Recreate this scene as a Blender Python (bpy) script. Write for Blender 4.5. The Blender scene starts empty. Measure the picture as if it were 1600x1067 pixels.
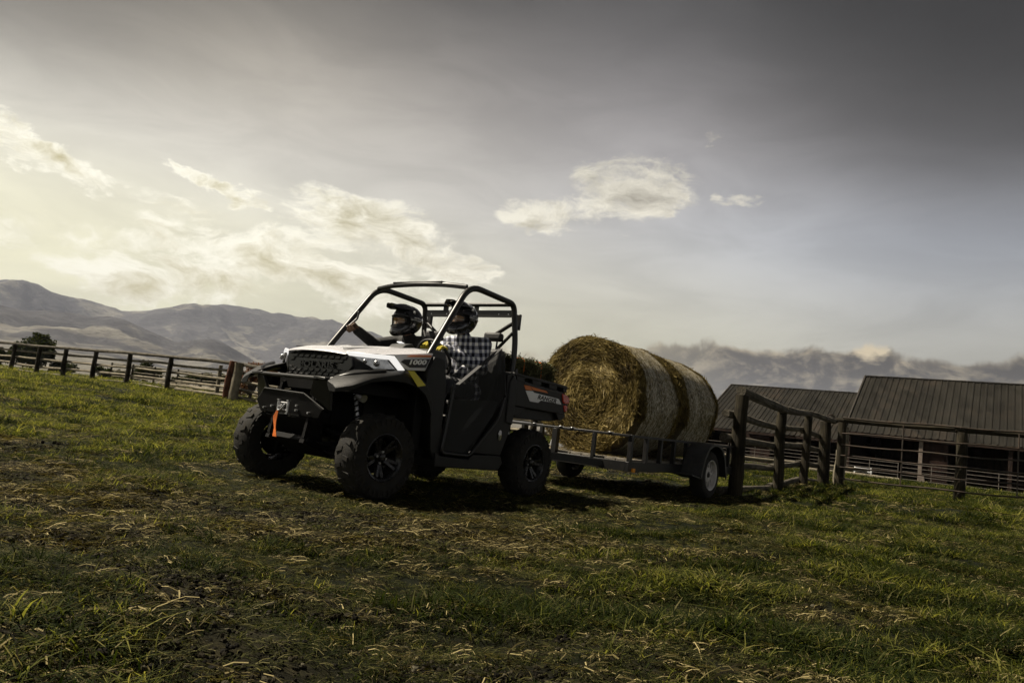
import bpy, math, random
import numpy as np
from mathutils import Vector, Matrix, Euler

R = math.radians
random.seed(7)
rng = np.random.default_rng(7)
scene = bpy.context.scene
C = scene.collection

# ------------------------------------------------------------------ camera
cam_d = bpy.data.cameras.new('camera')
cam_d.sensor_width = 36.0
cam_d.lens = 1148 / 1600 * 36.0
cam_d.clip_start = 0.05
cam_d.clip_end = 30000
cam = bpy.data.objects.new('camera', cam_d)
C.objects.link(cam)
CAM_Z = 0.74
cam.location = (0, 0, CAM_Z)
PITCH, ROLL = R(6.11), R(6.53)
Fw = Vector((0, math.cos(PITCH), math.sin(PITCH)))
U0 = Vector((0, -math.sin(PITCH), math.cos(PITCH)))
R0 = Vector((1, 0, 0))
Rv = R0 * math.cos(ROLL) + U0 * math.sin(ROLL)
Uv = -R0 * math.sin(ROLL) + U0 * math.cos(ROLL)
cam.rotation_euler = Matrix((Rv, Uv, -Fw)).transposed().to_euler()
scene.camera = cam

# ------------------------------------------------------------------ render settings
scene.render.engine = 'CYCLES'
scene.view_settings.view_transform = 'Standard'
scene.view_settings.look = 'None'
scene.view_settings.exposure = 0.58
scene.view_settings.gamma = 1.0
scene.view_settings.use_curve_mapping = False
cy = scene.cycles
cy.use_denoising = True
try:
    cy.denoiser = 'OPENIMAGEDENOISE'
    cy.denoising_input_passes = 'RGB_ALBEDO_NORMAL'
except Exception:
    pass
cy.max_bounces = 6
cy.diffuse_bounces = 2
cy.glossy_bounces = 3
cy.transmission_bounces = 4
cy.volume_bounces = 0
cy.transparent_max_bounces = 12
cy.use_adaptive_sampling = True
cy.adaptive_threshold = 0.02

# ------------------------------------------------------------------ sun
SUN_AZ, SUN_EL = R(-80), R(54)          # azimuth from +Y towards +X, elevation
sun_dir = Vector((math.sin(SUN_AZ) * math.cos(SUN_EL), math.cos(SUN_AZ) * math.cos(SUN_EL), math.sin(SUN_EL)))
sun_d = bpy.data.lights.new('sun', 'SUN')
sun_d.energy = 5.0
sun_d.angle = R(0.6)
sun_d.color = (1.0, 0.90, 0.74)
sun = bpy.data.objects.new('sun', sun_d)
C.objects.link(sun)
sun.rotation_euler = (-sun_dir).to_track_quat('-Z', 'Y').to_euler()

# ------------------------------------------------------------------ node helper
class NT:
    """tiny expression helper around a node tree"""
    def __init__(s, tree):
        s.t = tree; s.n = tree.nodes; s.l = tree.links
    def new(s, kind, **kw):
        n = s.n.new(kind)
        for k, v in kw.items(): setattr(n, k, v)
        return n
    def link(s, a, b): s.l.new(a, b)
    def put(s, sock, v):
        if hasattr(v, 'is_linked') or isinstance(v, bpy.types.NodeSocket): s.l.new(v, sock)
        elif isinstance(v, (tuple, list)) and sock.type == 'RGBA' and len(v) == 3: sock.default_value = (*v, 1)
        else: sock.default_value = v
    def m(s, op, a, b=None, c=None, clamp=False):
        n = s.new('ShaderNodeMath', operation=op); n.use_clamp = clamp
        s.put(n.inputs[0], a)
        if b is not None: s.put(n.inputs[1], b)
        if c is not None: s.put(n.inputs[2], c)
        return n.outputs[0]
    def add(s, a, b): return s.m('ADD', a, b)
    def sub(s, a, b): return s.m('SUBTRACT', a, b)
    def mul(s, a, b): return s.m('MULTIPLY', a, b)
    def div(s, a, b): return s.m('DIVIDE', a, b)
    def rng(s, v, a, b, c=0.0, d=1.0, smooth=True):
        n = s.new('ShaderNodeMapRange')
        n.interpolation_type = 'SMOOTHSTEP' if smooth else 'LINEAR'
        s.put(n.inputs['Value'], v)
        for k, x in zip(('From Min', 'From Max', 'To Min', 'To Max'), (a, b, c, d)): s.put(n.inputs[k], x)
        return n.outputs[0]
    def mix(s, f, a, b, mode='MIX'):
        n = s.new('ShaderNodeMix', data_type='RGBA', blend_type=mode)
        s.put(n.inputs[0], f); s.put(n.inputs[6], a); s.put(n.inputs[7], b)
        return n.outputs[2]
    def xyz(s, x, y, z):
        n = s.new('ShaderNodeCombineXYZ')
        s.put(n.inputs[0], x); s.put(n.inputs[1], y); s.put(n.inputs[2], z)
        return n.outputs[0]
    def sep(s, v):
        n = s.new('ShaderNodeSeparateXYZ'); s.l.new(v, n.inputs[0]); return n.outputs
    def noise(s, vec, scale, detail=4, rough=0.55, dist=0.0):
        n = s.new('ShaderNodeTexNoise')
        if vec is not None: s.l.new(vec, n.inputs['Vector'])
        n.inputs['Scale'].default_value = scale; n.inputs['Detail'].default_value = detail
        n.inputs['Roughness'].default_value = rough; n.inputs['Distortion'].default_value = dist
        return n.outputs['Fac']
    def ramp(s, f, stops, interp='LINEAR'):
        n = s.new('ShaderNodeValToRGB'); s.l.new(f, n.inputs[0])
        cr = n.color_ramp; cr.interpolation = interp
        while len(cr.elements) < len(stops): cr.elements.new(0.5)
        for e, (p, c) in zip(cr.elements, stops):
            e.position = p
            e.color = (c, c, c, 1) if isinstance(c, (int, float)) else (*c, 1)
        return n.outputs[0]
    def curve(s, f, pts, xmax):
        n = s.new('ShaderNodeFloatCurve'); s.l.new(s.m('DIVIDE', f, xmax), n.inputs['Value'])
        cu = n.mapping.curves[0]
        pts = [(p / xmax, v) for p, v in pts]
        cu.points[0].location = pts[0]; cu.points[1].location = pts[-1]
        for p in pts[1:-1]: cu.points.new(*p)
        n.mapping.update()
        return n.outputs[0]
    def scale(s, vec, k):
        n = s.new('ShaderNodeVectorMath', operation='MULTIPLY')
        s.l.new(vec, n.inputs[0]); n.inputs[1].default_value = k
        return n.outputs[0]

# ------------------------------------------------------------------ sky
world = bpy.data.worlds.new('World')
scene.world = world
world.use_nodes = True
world.node_tree.nodes.clear()
w = NT(world.node_tree)
geo = w.new('ShaderNodeTexCoord')
dx, dy, dz = w.sep(geo.outputs['Generated'])
DEG = 57.29578
az = w.mul(w.m('ARCTAN2', dx, dy), DEG)
el = w.mul(w.m('ARCSINE', dz), DEG)
# brightness falls with height (upper corners darkened further, lens vignetting put into the sky colour) and away from the sun's side of the sky
corner_dim = w.add(w.rng(az, -18, -40, 0, 6.5), w.rng(az, 8, 36, 0, 9.0))
el2 = w.add(w.m('MAXIMUM', el, 0.0), w.mul(corner_dim, w.rng(el, 9, 24, 0, 1)))
f_el = w.curve(el2, [(0, .94), (8, 1.0), (13, .98), (16, .89), (20, .71), (24, .46), (28, .25), (32.5, .105), (37, .04), (42, .025), (90, .025)], 90.0)
d_az = w.m('ABSOLUTE', w.add(az, 48.0))
d_az = w.m('MINIMUM', d_az, w.sub(360.0, d_az))
g_az = w.curve(d_az, [(0, .86), (14, .83), (28, .73), (47, .60), (66, .54), (81, .41), (100, .38), (140, .42), (180, .42)], 180.0)
lum = w.mul(f_el, g_az)
# colour: cream by the sun and the horizon, mauve grey high up, blue grey away from the sun
warm = w.mul(w.rng(d_az, 8, 62, 1, 0), w.rng(el, 6, 20, 1, 0.25))
cool = w.rng(d_az, 40, 85, 0, 1)
col = w.mix(warm, (1.0, .965, .90), (1.07, 1.02, .76))
col = w.mix(w.mul(cool, w.rng(el, 4, 16, 0.2, 1)), col, (.90, .96, 1.08))
col = w.mix(w.rng(el, 13, 26, 0, 0.85), col, w.mix(w.rng(d_az, 20, 60), (1.08, .97, .80), (1.0, .94, .94)))
low = w.rng(el, 1, 17, 1, 0)
col = w.mix(w.mul(low, w.rng(az, 5, 30, .95, .55)), col, (1.06, 1.01, .66))
sky = w.mix(1.0, col, w.xyz(lum, lum, lum), 'MULTIPLY')
# fine unevenness of the high veil
p_sky = w.xyz(w.mul(az, .05), w.mul(el, .16), 0.0)
veil = w.noise(p_sky, 1.6, 7, .6, .6)
vv = w.rng(veil, .3, .7, .90, 1.10)
sky = w.mix(1.0, sky, w.xyz(vv, vv, vv), 'MULTIPLY')
nish = w.new('ShaderNodeTexSky', sky_type='NISHITA')
nish.sun_disc = False
nish.sun_elevation = SUN_EL
nish.sun_rotation = SUN_AZ
nish.dust_density = 3.0
sk2 = w.mix(1.0, nish.outputs[0], (.0012, .0012, .0012), 'MULTIPLY')
sky = w.mix(1.0, sky, sk2, 'ADD')

q_ = w.xyz(w.mul(az, .22), w.mul(el, .42), 21.0)
azw = w.add(az, w.mul(w.sub(w.noise(q_, 1.0, 6, .62), .5), 9.0))
q2_ = w.xyz(w.mul(az, .20), w.mul(el, .42), 37.0)
elw = w.add(el, w.mul(w.sub(w.noise(q2_, 1.0, 6, .62), .5), 5.0))
def blob(a0, e0, ra, re, tilt=0.0, amp=1.0):
    """soft elliptical place in the sky where cloud gathers"""
    c, s_ = math.cos(R(tilt)), math.sin(R(tilt))
    a = w.sub(azw, a0); e = w.sub(elw, e0)
    u = w.div(w.add(w.mul(a, c), w.mul(e, s_)), ra)
    v = w.div(w.sub(w.mul(e, c), w.mul(a, s_)), re)
    r2 = w.add(w.mul(u, u), w.mul(v, v))
    return w.mul(w.m('SUBTRACT', 1.0, r2, clamp=True), amp)

def vsum(L):
    o = L[0]
    for x in L[1:]: o = w.m('MAXIMUM', o, x)
    return o

def cloud_noise(da, de, sx, sy, seed, detail=9, rough=.66):
    v = w.xyz(w.mul(w.add(az, da), sx), w.mul(w.add(el, de), sy), seed)
    return w.noise(v, 1.0, detail, rough, .35)

# streaky mid-height clouds over the hills and small white puffs
bias = vsum([blob(-17.5, 10.0, 13.0, 2.6, -6, 1.0), blob(-13.0, 13.2, 8.5, 2.7, -2, .95), blob(-34.5, 13.7, 6.5, 1.5, -12, .9),
             blob(-23.5, 14.3, 3.8, .9, -8, .8), blob(7.5, 18.2, 6.5, 2.6, 8, .72), blob(1.8, 16.2, 5.0, 1.8, 0, .60), blob(16.3, 18.0, 2.2, .6, 0, .66),
             blob(-26, 6.9, 8.0, 2.0, 2, .8), blob(-6.0, 11.2, 6.0, 1.7, -6, .8), blob(-33, 8.8, 8.0, 1.8, 0, .6),
             blob(-8.0, 7.5, 6.0, 2.0, 2, .6), blob(14.5, 22.5, 1.2, .4, 0, .6),
             blob(-62, 12, 14, 3, 4, .9), blob(52, 17, 9, 3, -5, .7), blob(95, 15, 20, 3.4, 3, .8), blob(-120, 13, 22, 4, 3, .9), blob(165, 15, 24, 4, 0, .8)])
wz = w.noise(w.xyz(w.mul(az, .11), w.mul(el, .2), 4.4), 1.0, 4, .6)
wz2 = w.noise(w.xyz(w.mul(az, .11), w.mul(el, .2), 14.4), 1.0, 4, .6)
wa, we = w.mul(w.sub(wz, .5), 7.0), w.mul(w.sub(wz2, .5), 3.5)
n1 = cloud_noise(wa, we, .17, .40, 3.1)
n2 = cloud_noise(w.sub(wa, .9), w.add(we, .7), .17, .40, 3.1)
fine = cloud_noise(wa, we, .75, 1.5, 6.6, 6, .7)
dens = w.add(w.add(w.mul(w.sub(n1, .5), 2.3), w.mul(w.sub(fine, .5), .55)), w.mul(w.m('POWER', bias, .7), .62))
dens2 = w.add(w.add(w.mul(w.sub(n2, .5), 2.3), w.mul(w.sub(fine, .5), .5)), w.mul(w.m('POWER', bias, .7), .62))
a1 = w.mul(w.rng(dens, .02, .58), w.rng(bias, .0, .38))
body = w.rng(dens, .25, .95)
lit = w.add(.5, w.mul(w.sub(dens, dens2), 1.6))
lit = w.m('ADD', w.mul(lit, 1.0), w.mul(w.sub(.52, body), .85), clamp=True)
c_dark = w.mix(w.rng(d_az, 20, 70, 0, 1), (.64, .56, .28), (.70, .65, .55))
c_lite = w.mix(w.rng(d_az, 20, 70, 0, 1), (1.34, 1.29, 1.08), (1.66, 1.56, 1.30))
c1 = w.mix(lit, c_dark, c_lite)
gl = w.m('MAXIMUM', w.mul(lum, 1.0), .26)
gl = w.m('MINIMUM', w.mul(gl, 1.15), .84)
c1 = w.mix(1.0, c1, w.xyz(gl, gl, gl), 'MULTIPLY')
sky = w.mix(w.mul(a1, .92), sky, c1)
# low bank of heavy cloud along the horizon on the right
top = w.add(w.add(w.rng(az, 0, 11, 5.6, 7.3), w.rng(az, 18, 34, 0, .8)), w.mul(w.sub(cloud_noise(0, 0, .17, .12, 9.2, 7, .6), .5), 4.6))
bank = w.mul(w.rng(w.sub(top, el), -.15, .45), w.rng(az, -2, 12))
nb = cloud_noise(0, 0, .22, .40, 5.7)
nb2 = cloud_noise(-.6, .5, .22, .40, 5.7)
lb = w.m('ADD', .16, w.mul(w.sub(nb, nb2), 6.0), clamp=True)
lb = w.m('ADD', w.mul(lb, .45), w.add(w.mul(w.rng(w.sub(top, el), .0, .9, 1, 0), .22), w.mul(blob(26.3, 8.3, 2.4, 1.3), .95)), clamp=True)
cb = w.mix(lb, (.012, .008, .002), (.70, .58, .38))
cb = w.mix(w.rng(az, 4, 20, .75, 0), cb, (.40, .345, .215))
sky = w.mix(w.mul(bank, w.rng(w.add(nb, w.mul(w.sub(top, el), .09)), .20, .40, .5, 1.0)), sky, cb)
# warm pale cloud low behind the bales
top2 = w.add(6.0, w.mul(w.sub(cloud_noise(0, 0, .22, .1, 1.2, 6, .6), .5), 5.5))
bank2 = w.mul(w.rng(w.sub(top2, el), -.1, .9), w.mul(w.rng(az, -9, -2), w.rng(az, 8, 15, 1, 0)))
tex2 = w.rng(w.sub(nb, nb2), -.05, .07)
sky = w.mix(w.mul(bank2, .75), sky, w.mix(tex2, (.42, .35, .20), (.80, .71, .48)))
# below the horizon the air carries on into ground colour
sky = w.mix(w.rng(el, -2.5, -.5, 1, 0), sky, (.10, .095, .075))
bg = w.new('ShaderNodeBackground')
w.link(sky, bg.inputs['Color'])
bg.inputs['Strength'].default_value = 0.70
wo = w.new('ShaderNodeOutputWorld')
w.link(bg.outputs[0], wo.inputs['Surface'])
world.cycles.sampling_method = 'MANUAL'
world.cycles.sample_map_resolution = 1024

# ------------------------------------------------------------------ mesh helpers
class MB:
    def __init__(s): s.v = []; s.f = []; s.mi = []; s.cur = 0
    def addf(s, f): s.f.append(tuple(f)); s.mi.append(s.cur)
    def raw(s, vs, fs):
        b = len(s.v); s.v += [tuple(v) for v in vs]
        for f in fs: s.addf([b + i for i in f])
        return s
    def box(s, c, size, rot=None, taper=1.0):
        c = Vector(c); hx, hy, hz = [k / 2 for k in size]
        P = []
        for z in (-hz, hz):
            t = taper if z > 0 else 1.0
            for x, y in ((-hx, -hy), (hx, -hy), (hx, hy), (-hx, hy)):
                P.append(Vector((x * t, y * t, z)))
        if rot is not None:
            m = rot if isinstance(rot, Matrix) else Euler(rot).to_matrix()
            P = [m @ p for p in P]
        return s.raw([p + c for p in P], [(0, 3, 2, 1), (4, 5, 6, 7), (0, 1, 5, 4), (1, 2, 6, 5), (2, 3, 7, 6), (3, 0, 4, 7)])
    def bar(s, a, b, wd, ht, up=(0, 0, 1)):
        a, b, up = Vector(a), Vector(b), Vector(up)
        d = (b - a).normalized(); x = d.cross(up).normalized(); u = x.cross(d)
        P = []
        for p in (a, b):
            for i, j in ((-1, -1), (1, -1), (1, 1), (-1, 1)):
                P.append(p + x * (i * wd / 2) + u * (j * ht / 2))
        return s.raw(P, [(0, 1, 2, 3), (7, 6, 5, 4), (0, 4, 5, 1), (1, 5, 6, 2), (2, 6, 7, 3), (3, 7, 4, 0)])
    def prism(s, pts, off):
        """polygon (3-D points) extruded by the vector off"""
        n = len(pts); off = Vector(off)
        P = [Vector(p) for p in pts]; Q = [p + off for p in P]
        s.raw(P + Q, [tuple(range(n - 1, -1, -1)), tuple(range(n, 2 * n))] + [(i, (i + 1) % n, n + (i + 1) % n, n + i) for i in range(n)])
        return s
    def side(s, xz, y0, y1): return s.prism([(x, y0, z) for x, z in xz], (0, y1 - y0, 0))
    def front(s, yz, x0, x1): return s.prism([(x0, y, z) for y, z in yz], (x1 - x0, 0, 0))
    def top(s, xy, z0, z1): return s.prism([(x, y, z0) for x, y in xy], (0, 0, z1 - z0))
    def tube(s, pts, r, n=8, closed=False, cap=True, r2=None):
        P = [Vector(p) for p in pts]; m = len(P)
        rr = r if isinstance(r, (list, tuple)) else [r + ((r2 - r) * i / (m - 1) if r2 is not None else 0) for i in range(m)]
        ref = None; b = len(s.v)
        for i, p in enumerate(P):
            if closed: d = P[(i + 1) % m] - P[i - 1]
            else: d = P[min(i + 1, m - 1)] - P[max(i - 1, 0)]
            d.normalize()
            if ref is None:
                ref = Vector((0, 0, 1)) if abs(d.z) < .9 else Vector((1, 0, 0))
            x = (ref - d * ref.dot(d)).normalized(); y = d.cross(x); ref = x
            for k in range(n):
                a = 2 * math.pi * k / n
                s.v.append(tuple(p + (x * math.cos(a) + y * math.sin(a)) * rr[i]))
        for i in range(m if closed else m - 1):
            j = (i + 1) % m
            for k in range(n):
                k2 = (k + 1) % n
                s.addf((b + i * n + k, b + i * n + k2, b + j * n + k2, b + j * n + k))
        if not closed and cap:
            s.addf([b + k for k in range(n - 1, -1, -1)]); s.addf([b + (m - 1) * n + k for k in range(n)])
        return s
    def cyl(s, a, b, r, r2=None, n=12): return s.tube([a, b], [r, r if r2 is None else r2], n)
    def lathe(s, prof, n=24, mat=None, axis='y', close=False):
        """profile of (radius, height along axis)"""
        b = len(s.v); m = len(prof); mat = mat or Matrix()
        for i in range(n):
            a = 2 * math.pi * i / n
            for r, h in prof:
                c, q = r * math.cos(a), r * math.sin(a)
                p = (c, h, q) if axis == 'y' else ((h, c, q) if axis == 'x' else (c, q, h))
                s.v.append(tuple(mat @ Vector(p)))
        for i in range(n):
            j = (i + 1) % n
            for k in range(m if close else m - 1):
                k2 = (k + 1) % m
                s.addf((b + i * m + k, b + i * m + k2, b + j * m + k2, b + j * m + k))
        return s
    def ell(s, c, r, nu=16, nv=10, mat=None):
        c = Vector(c); b = len(s.v); mat = mat or Matrix.Identity(3)
        r = Vector(r) if not isinstance(r, (int, float)) else Vector((r, r, r))
        for i in range(nv + 1):
            t = math.pi * i / nv
            for j in range(nu):
                a = 2 * math.pi * j / nu
                p = Vector((r.x * math.sin(t) * math.cos(a), r.y * math.sin(t) * math.sin(a), r.z * math.cos(t)))
                s.v.append(tuple(c + mat @ p))
        for i in range(nv):
            for j in range(nu):
                j2 = (j + 1) % nu
                s.addf((b + i * nu + j, b + (i + 1) * nu + j, b + (i + 1) * nu + j2, b + i * nu + j2))
        return s
    def caps(s, a, b_, r0, r1, n=12):
        """rounded tapered limb"""
        a, b_ = Vector(a), Vector(b_); d = (b_ - a); L = d.length; d.normalize()
        pts, rr = [], []
        for t in (-80, -50, -20):
            q = R(t); pts.append(a + d * (r0 * math.sin(q))); rr.append(r0 * math.cos(q))
        for t in (.0, .33, .66, 1.0):
            pts.append(a + d * (L * t)); rr.append(r0 + (r1 - r0) * t)
        for t in (20, 50, 80):
            q = R(t); pts.append(b_ + d * (r1 * math.sin(q))); rr.append(r1 * math.cos(q))
        return s.tube(pts, rr, n)

def round_path(pts, rad, seg=5):
    P = [Vector(p) for p in pts]; out = [P[0]]
    for i in range(1, len(P) - 1):
        a, b, c = P[i - 1], P[i], P[i + 1]
        d1 = (a - b); d2 = (c - b); r_ = min(rad[i - 1] if isinstance(rad, (list, tuple)) else rad, d1.length * .45, d2.length * .45)
        p, q = b + d1.normalized() * r_, b + d2.normalized() * r_
        for k in range(seg + 1):
            t = k / seg
            out.append(p * (1 - t) ** 2 + b * 2 * t * (1 - t) + q * t * t)
    out.append(P[-1]); return out

def islands(mb):
    par = list(range(len(mb.v)))
    def find(a):
        while par[a] != a: par[a] = par[par[a]]; a = par[a]
        return a
    for f in mb.f:
        r0 = find(f[0])
        for i in f[1:]: par[find(i)] = r0
    grp = {}
    for k, f in enumerate(mb.f): grp.setdefault(find(f[0]), []).append(k)
    out = []
    for ks in grp.values():
        m_ = MB(); mp = {}
        for k in ks:
            g = []
            for i in mb.f[k]:
                if i not in mp: mp[i] = len(m_.v); m_.v.append(mb.v[i])
                g.append(mp[i])
            m_.f.append(tuple(g)); m_.mi.append(mb.mi[k])
        out.append(m_)
    return out

def objs(name, mb, mat, parent=None, **kw):
    """every loose piece of the mesh becomes an object of its own"""
    L = [obj(name, m_, mat, parent, **kw) for m_ in islands(mb)]
    return L[0]

def obj(name, mb, mat, parent=None, smooth=None, bevel=0, mods=None, seg=2):
    me = bpy.data.meshes.new(name)
    me.from_pydata(mb.v, [], mb.f)
    mats = mat if isinstance(mat, (list, tuple)) else [mat]
    for m_ in mats: me.materials.append(m_)
    if len(mats) > 1: me.polygons.foreach_set('material_index', mb.mi)
    if smooth is not None:
        me.shade_smooth()
        if smooth < 179: me.set_sharp_from_angle(angle=R(smooth))
    me.validate()
    o = bpy.data.objects.new(name, me); C.objects.link(o)
    if parent is not None: o.parent = parent
    if bevel:
        b = o.modifiers.new('bevel', 'BEVEL'); b.width = bevel; b.segments = seg; b.limit_method = 'ANGLE'; b.angle_limit = R(35)
        b.harden_normals = False
        if smooth is None:
            me.shade_smooth(); me.set_sharp_from_angle(angle=R(40))
    return o

def thing(name, label, cat, loc=(0, 0, 0), rot=(0, 0, 0), group=None):
    o = bpy.data.objects.new(name, None); C.objects.link(o)
    o.location = loc; o.rotation_euler = rot; o['label'] = label; o['category'] = cat
    if group: o['group'] = group
    o.empty_display_size = .2
    return o

def tag(o, label=None, cat=None, group=None, kind=None):
    if label: o['label'] = label
    if cat: o['category'] = cat
    if group: o['group'] = group
    if kind: o['kind'] = kind
    return o

def empty(name, parent, loc=(0, 0, 0), rot=(0, 0, 0)):
    o = bpy.data.objects.new(name, None); C.objects.link(o); o.parent = parent
    o.location = loc; o.rotation_euler = rot; o.empty_display_size = .1
    return o

def copy_tree(o, parent=None):
    c = o.copy(); C.objects.link(c)
    if parent is not None: c.parent = parent
    for ch in list(o.children): copy_tree(ch, c)
    return c

# numpy value noise
def vnoise(x, y, seed=0):
    xi, yi = np.floor(x).astype(np.int64), np.floor(y).astype(np.int64)
    fx, fy = x - xi, y - yi
    fx, fy = fx * fx * (3 - 2 * fx), fy * fy * (3 - 2 * fy)
    def h(a, b):
        n = (a * 374761393 + b * 668265263 + seed * 974634777) & 0xffffffff
        n = ((n ^ (n >> 13)) * 1274126177) & 0xffffffff
        n = (n ^ (n >> 16)) & 0xffffffff
        return n / 4294967295.0
    return (h(xi, yi) * (1 - fx) + h(xi + 1, yi) * fx) * (1 - fy) + (h(xi, yi + 1) * (1 - fx) + h(xi + 1, yi + 1) * fx) * fy

def fbm(x, y, oct=4, seed=0, gain=.5):
    s_ = 0; a = 1; t = 0
    x = np.asarray(x, float); y = np.asarray(y, float)
    for o in range(oct):
        s_ = s_ + a * vnoise(x * 2 ** o + 17.3 * o, y * 2 ** o - 9.1 * o, seed + o); t += a; a *= gain
    return s_ / t

def sstep(a, b, x):
    t = np.clip((x - a) / (b - a), 0, 1); return t * t * (3 - 2 * t)

# ------------------------------------------------------------------ materials
def mat_new(name):
    m = bpy.data.materials.new(name); m.use_nodes = True
    t = NT(m.node_tree); b = m.node_tree.nodes['Principled BSDF']
    return m, t, b

def simple(name, col, rough=.5, metal=0.0, var=.25, scale=8.0, dust=0.0, dustcol=(.16, .13, .085), bump=0.0, bscale=60, spec=.5, coat=0.0):
    """painted / moulded surface with uneven tone, dust and fine relief"""
    m, t, b = mat_new(name)
    tc = t.new('ShaderNodeTexCoord').outputs['Object']
    n = t.noise(tc, scale, 5, .6)
    c = t.mix(t.rng(n, .3, .7), tuple(k * (1 - var) for k in col), tuple(min(1, k * (1 + var)) for k in col))
    if dust:
        d = t.mul(t.rng(t.noise(tc, scale * 2.3, 7, .68), .42, .72), dust)
        c = t.mix(d, c, dustcol)
        rr = t.add(rough, t.mul(d, .35)); t.put(b.inputs['Roughness'], rr)
    else:
        t.put(b.inputs['Roughness'], t.rng(n, .3, .7, max(0, rough - .06), rough + .06))
    t.link(c, b.inputs['Base Color'])
    b.inputs['Metallic'].default_value = metal
    b.inputs['Specular IOR Level'].default_value = spec
    b.inputs['Coat Weight'].default_value = coat
    if bump:
        bn = t.new('ShaderNodeBump'); bn.inputs['Strength'].default_value = bump; bn.inputs['Distance'].default_value = .01
        t.link(t.noise(tc, bscale, 3, .6), bn.inputs['Height']); t.link(bn.outputs[0], b.inputs['Normal'])
    return m

M = {}
M['plastic'] = simple('dark_plastic', (.009, .009, .0085), .46, dust=.12, dustcol=(.06, .05, .03), bump=.15, bscale=300, spec=.35)
M['black'] = simple('black_paint', (.010, .010, .010), .32, dust=.12)
M['cage'] = simple('cage_paint', (.012, .012, .011), .36, dust=.06)
M['white'] = simple('white_paint', (.66, .66, .69), .24, var=.04, dust=.16, dustcol=(.5, .45, .36), coat=.4)
M['rubber'] = simple('tyre_rubber', (.020, .019, .017), .80, var=.3, dust=.6, dustcol=(.042, .036, .024), bump=.3, bscale=90, spec=.3)
M['rim'] = simple('black_rim', (.016, .016, .017), .25, metal=.3, dust=.15)
M['chassis'] = simple('chassis_black', (.004, .004, .004), .6, dust=.12, dustcol=(.025, .02, .012), spec=.18)
M['steel'] = simple('bright_steel', (.55, .55, .56), .35, metal=.9)
M['orange'] = simple('orange_print', (.75, .20, .03), .45, var=.08)
M['yellow'] = simple('yellow_print', (.80, .68, .04), .42, var=.04)
M['print_white'] = simple('white_print', (.92, .92, .92), .4, var=.03)
M['print_black'] = simple('black_print', (.012, .012, .014), .4)
M['letters'] = simple('raised_letters', (.022, .022, .020), .42)
M['strap'] = simple('orange_strap', (.80, .19, .025), .7, bump=.3, bscale=200)
M['seat'] = simple('seat_vinyl', (.022, .022, .022), .6, bump=.2)
M['drl'] = simple('white_lamp_frame', (.92, .92, .92), .2, var=.02)
M['drl'].node_tree.nodes['Principled BSDF'].inputs['Emission Color'].default_value = (1, .98, .94, 1)
M['drl'].node_tree.nodes['Principled BSDF'].inputs['Emission Strength'].default_value = .5
M['dash'] = simple('dash_plastic', (.05, .05, .048), .5)
M['red'] = simple('red_lens', (.55, .035, .015), .15, var=.2, coat=.8)
M['amber'] = simple('amber_lens', (.75, .30, .03), .2)
M['lens'] = simple('clear_lens', (.42, .42, .42), .08, metal=.6, var=.35, scale=22, coat=1)

def net_mat():
    m, t, b = mat_new('door_net')
    tc = t.new('ShaderNodeTexCoord').outputs['Object']
    x, y, z = t.sep(tc)
    sx = t.m('FRACT', t.mul(x, 90)); sz = t.m('FRACT', t.mul(z, 90))
    hole = t.mul(t.m('GREATER_THAN', sx, .33), t.m('GREATER_THAN', sz, .33))
    b.inputs['Base Color'].default_value = (.013, .013, .012, 1); b.inputs['Roughness'].default_value = .7
    t.link(t.sub(1.0, t.mul(hole, .92)), b.inputs['Alpha'])
    return m
M['net'] = net_mat()

def wood_mat(name, a, b_, c_, rough=.85, own=False):
    m, t, b = mat_new(name)
    tc = t.new('ShaderNodeTexCoord')
    uvw = t.new('ShaderNodeAttribute', attribute_name='grain').outputs['Vector']
    if own: uvw = t.scale(tc.outputs['Object'], (1, 1, .15))
    n = t.noise(t.scale(uvw, (1.5, 40, 40)), 1.0, 6, .65, .5)
    n2 = t.noise(uvw, 3.0, 5, .6)
    c = t.ramp(n, [(.25, a), (.5, b_), (.75, c_)])
    c = t.mix(t.rng(n2, .42, .68, 0, .8), c, tuple(k * .32 for k in b_))
    t.link(c, b.inputs['Base Color']); b.inputs['Roughness'].default_value = rough; b.inputs['Specular IOR Level'].default_value = .2
    bn = t.new('ShaderNodeBump'); bn.inputs['Strength'].default_value = .6; bn.inputs['Distance'].default_value = .02
    t.link(t.add(n, n2), bn.inputs['Height']); t.link(bn.outputs[0], b.inputs['Normal'])
    return m
M['log'] = wood_mat('weathered_log', (.028, .024, .018), (.10, .088, .066), (.26, .23, .18))
M['post'] = wood_mat('old_post', (.010, .008, .005), (.030, .025, .015), (.075, .062, .038))
M['palewood'] = wood_mat('pale_wood', (.10, .085, .06), (.24, .21, .15), (.38, .33, .25))
M['redwood'] = wood_mat('rusty_wood', (.05, .02, .012), (.12, .05, .03), (.2, .09, .05))

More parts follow.
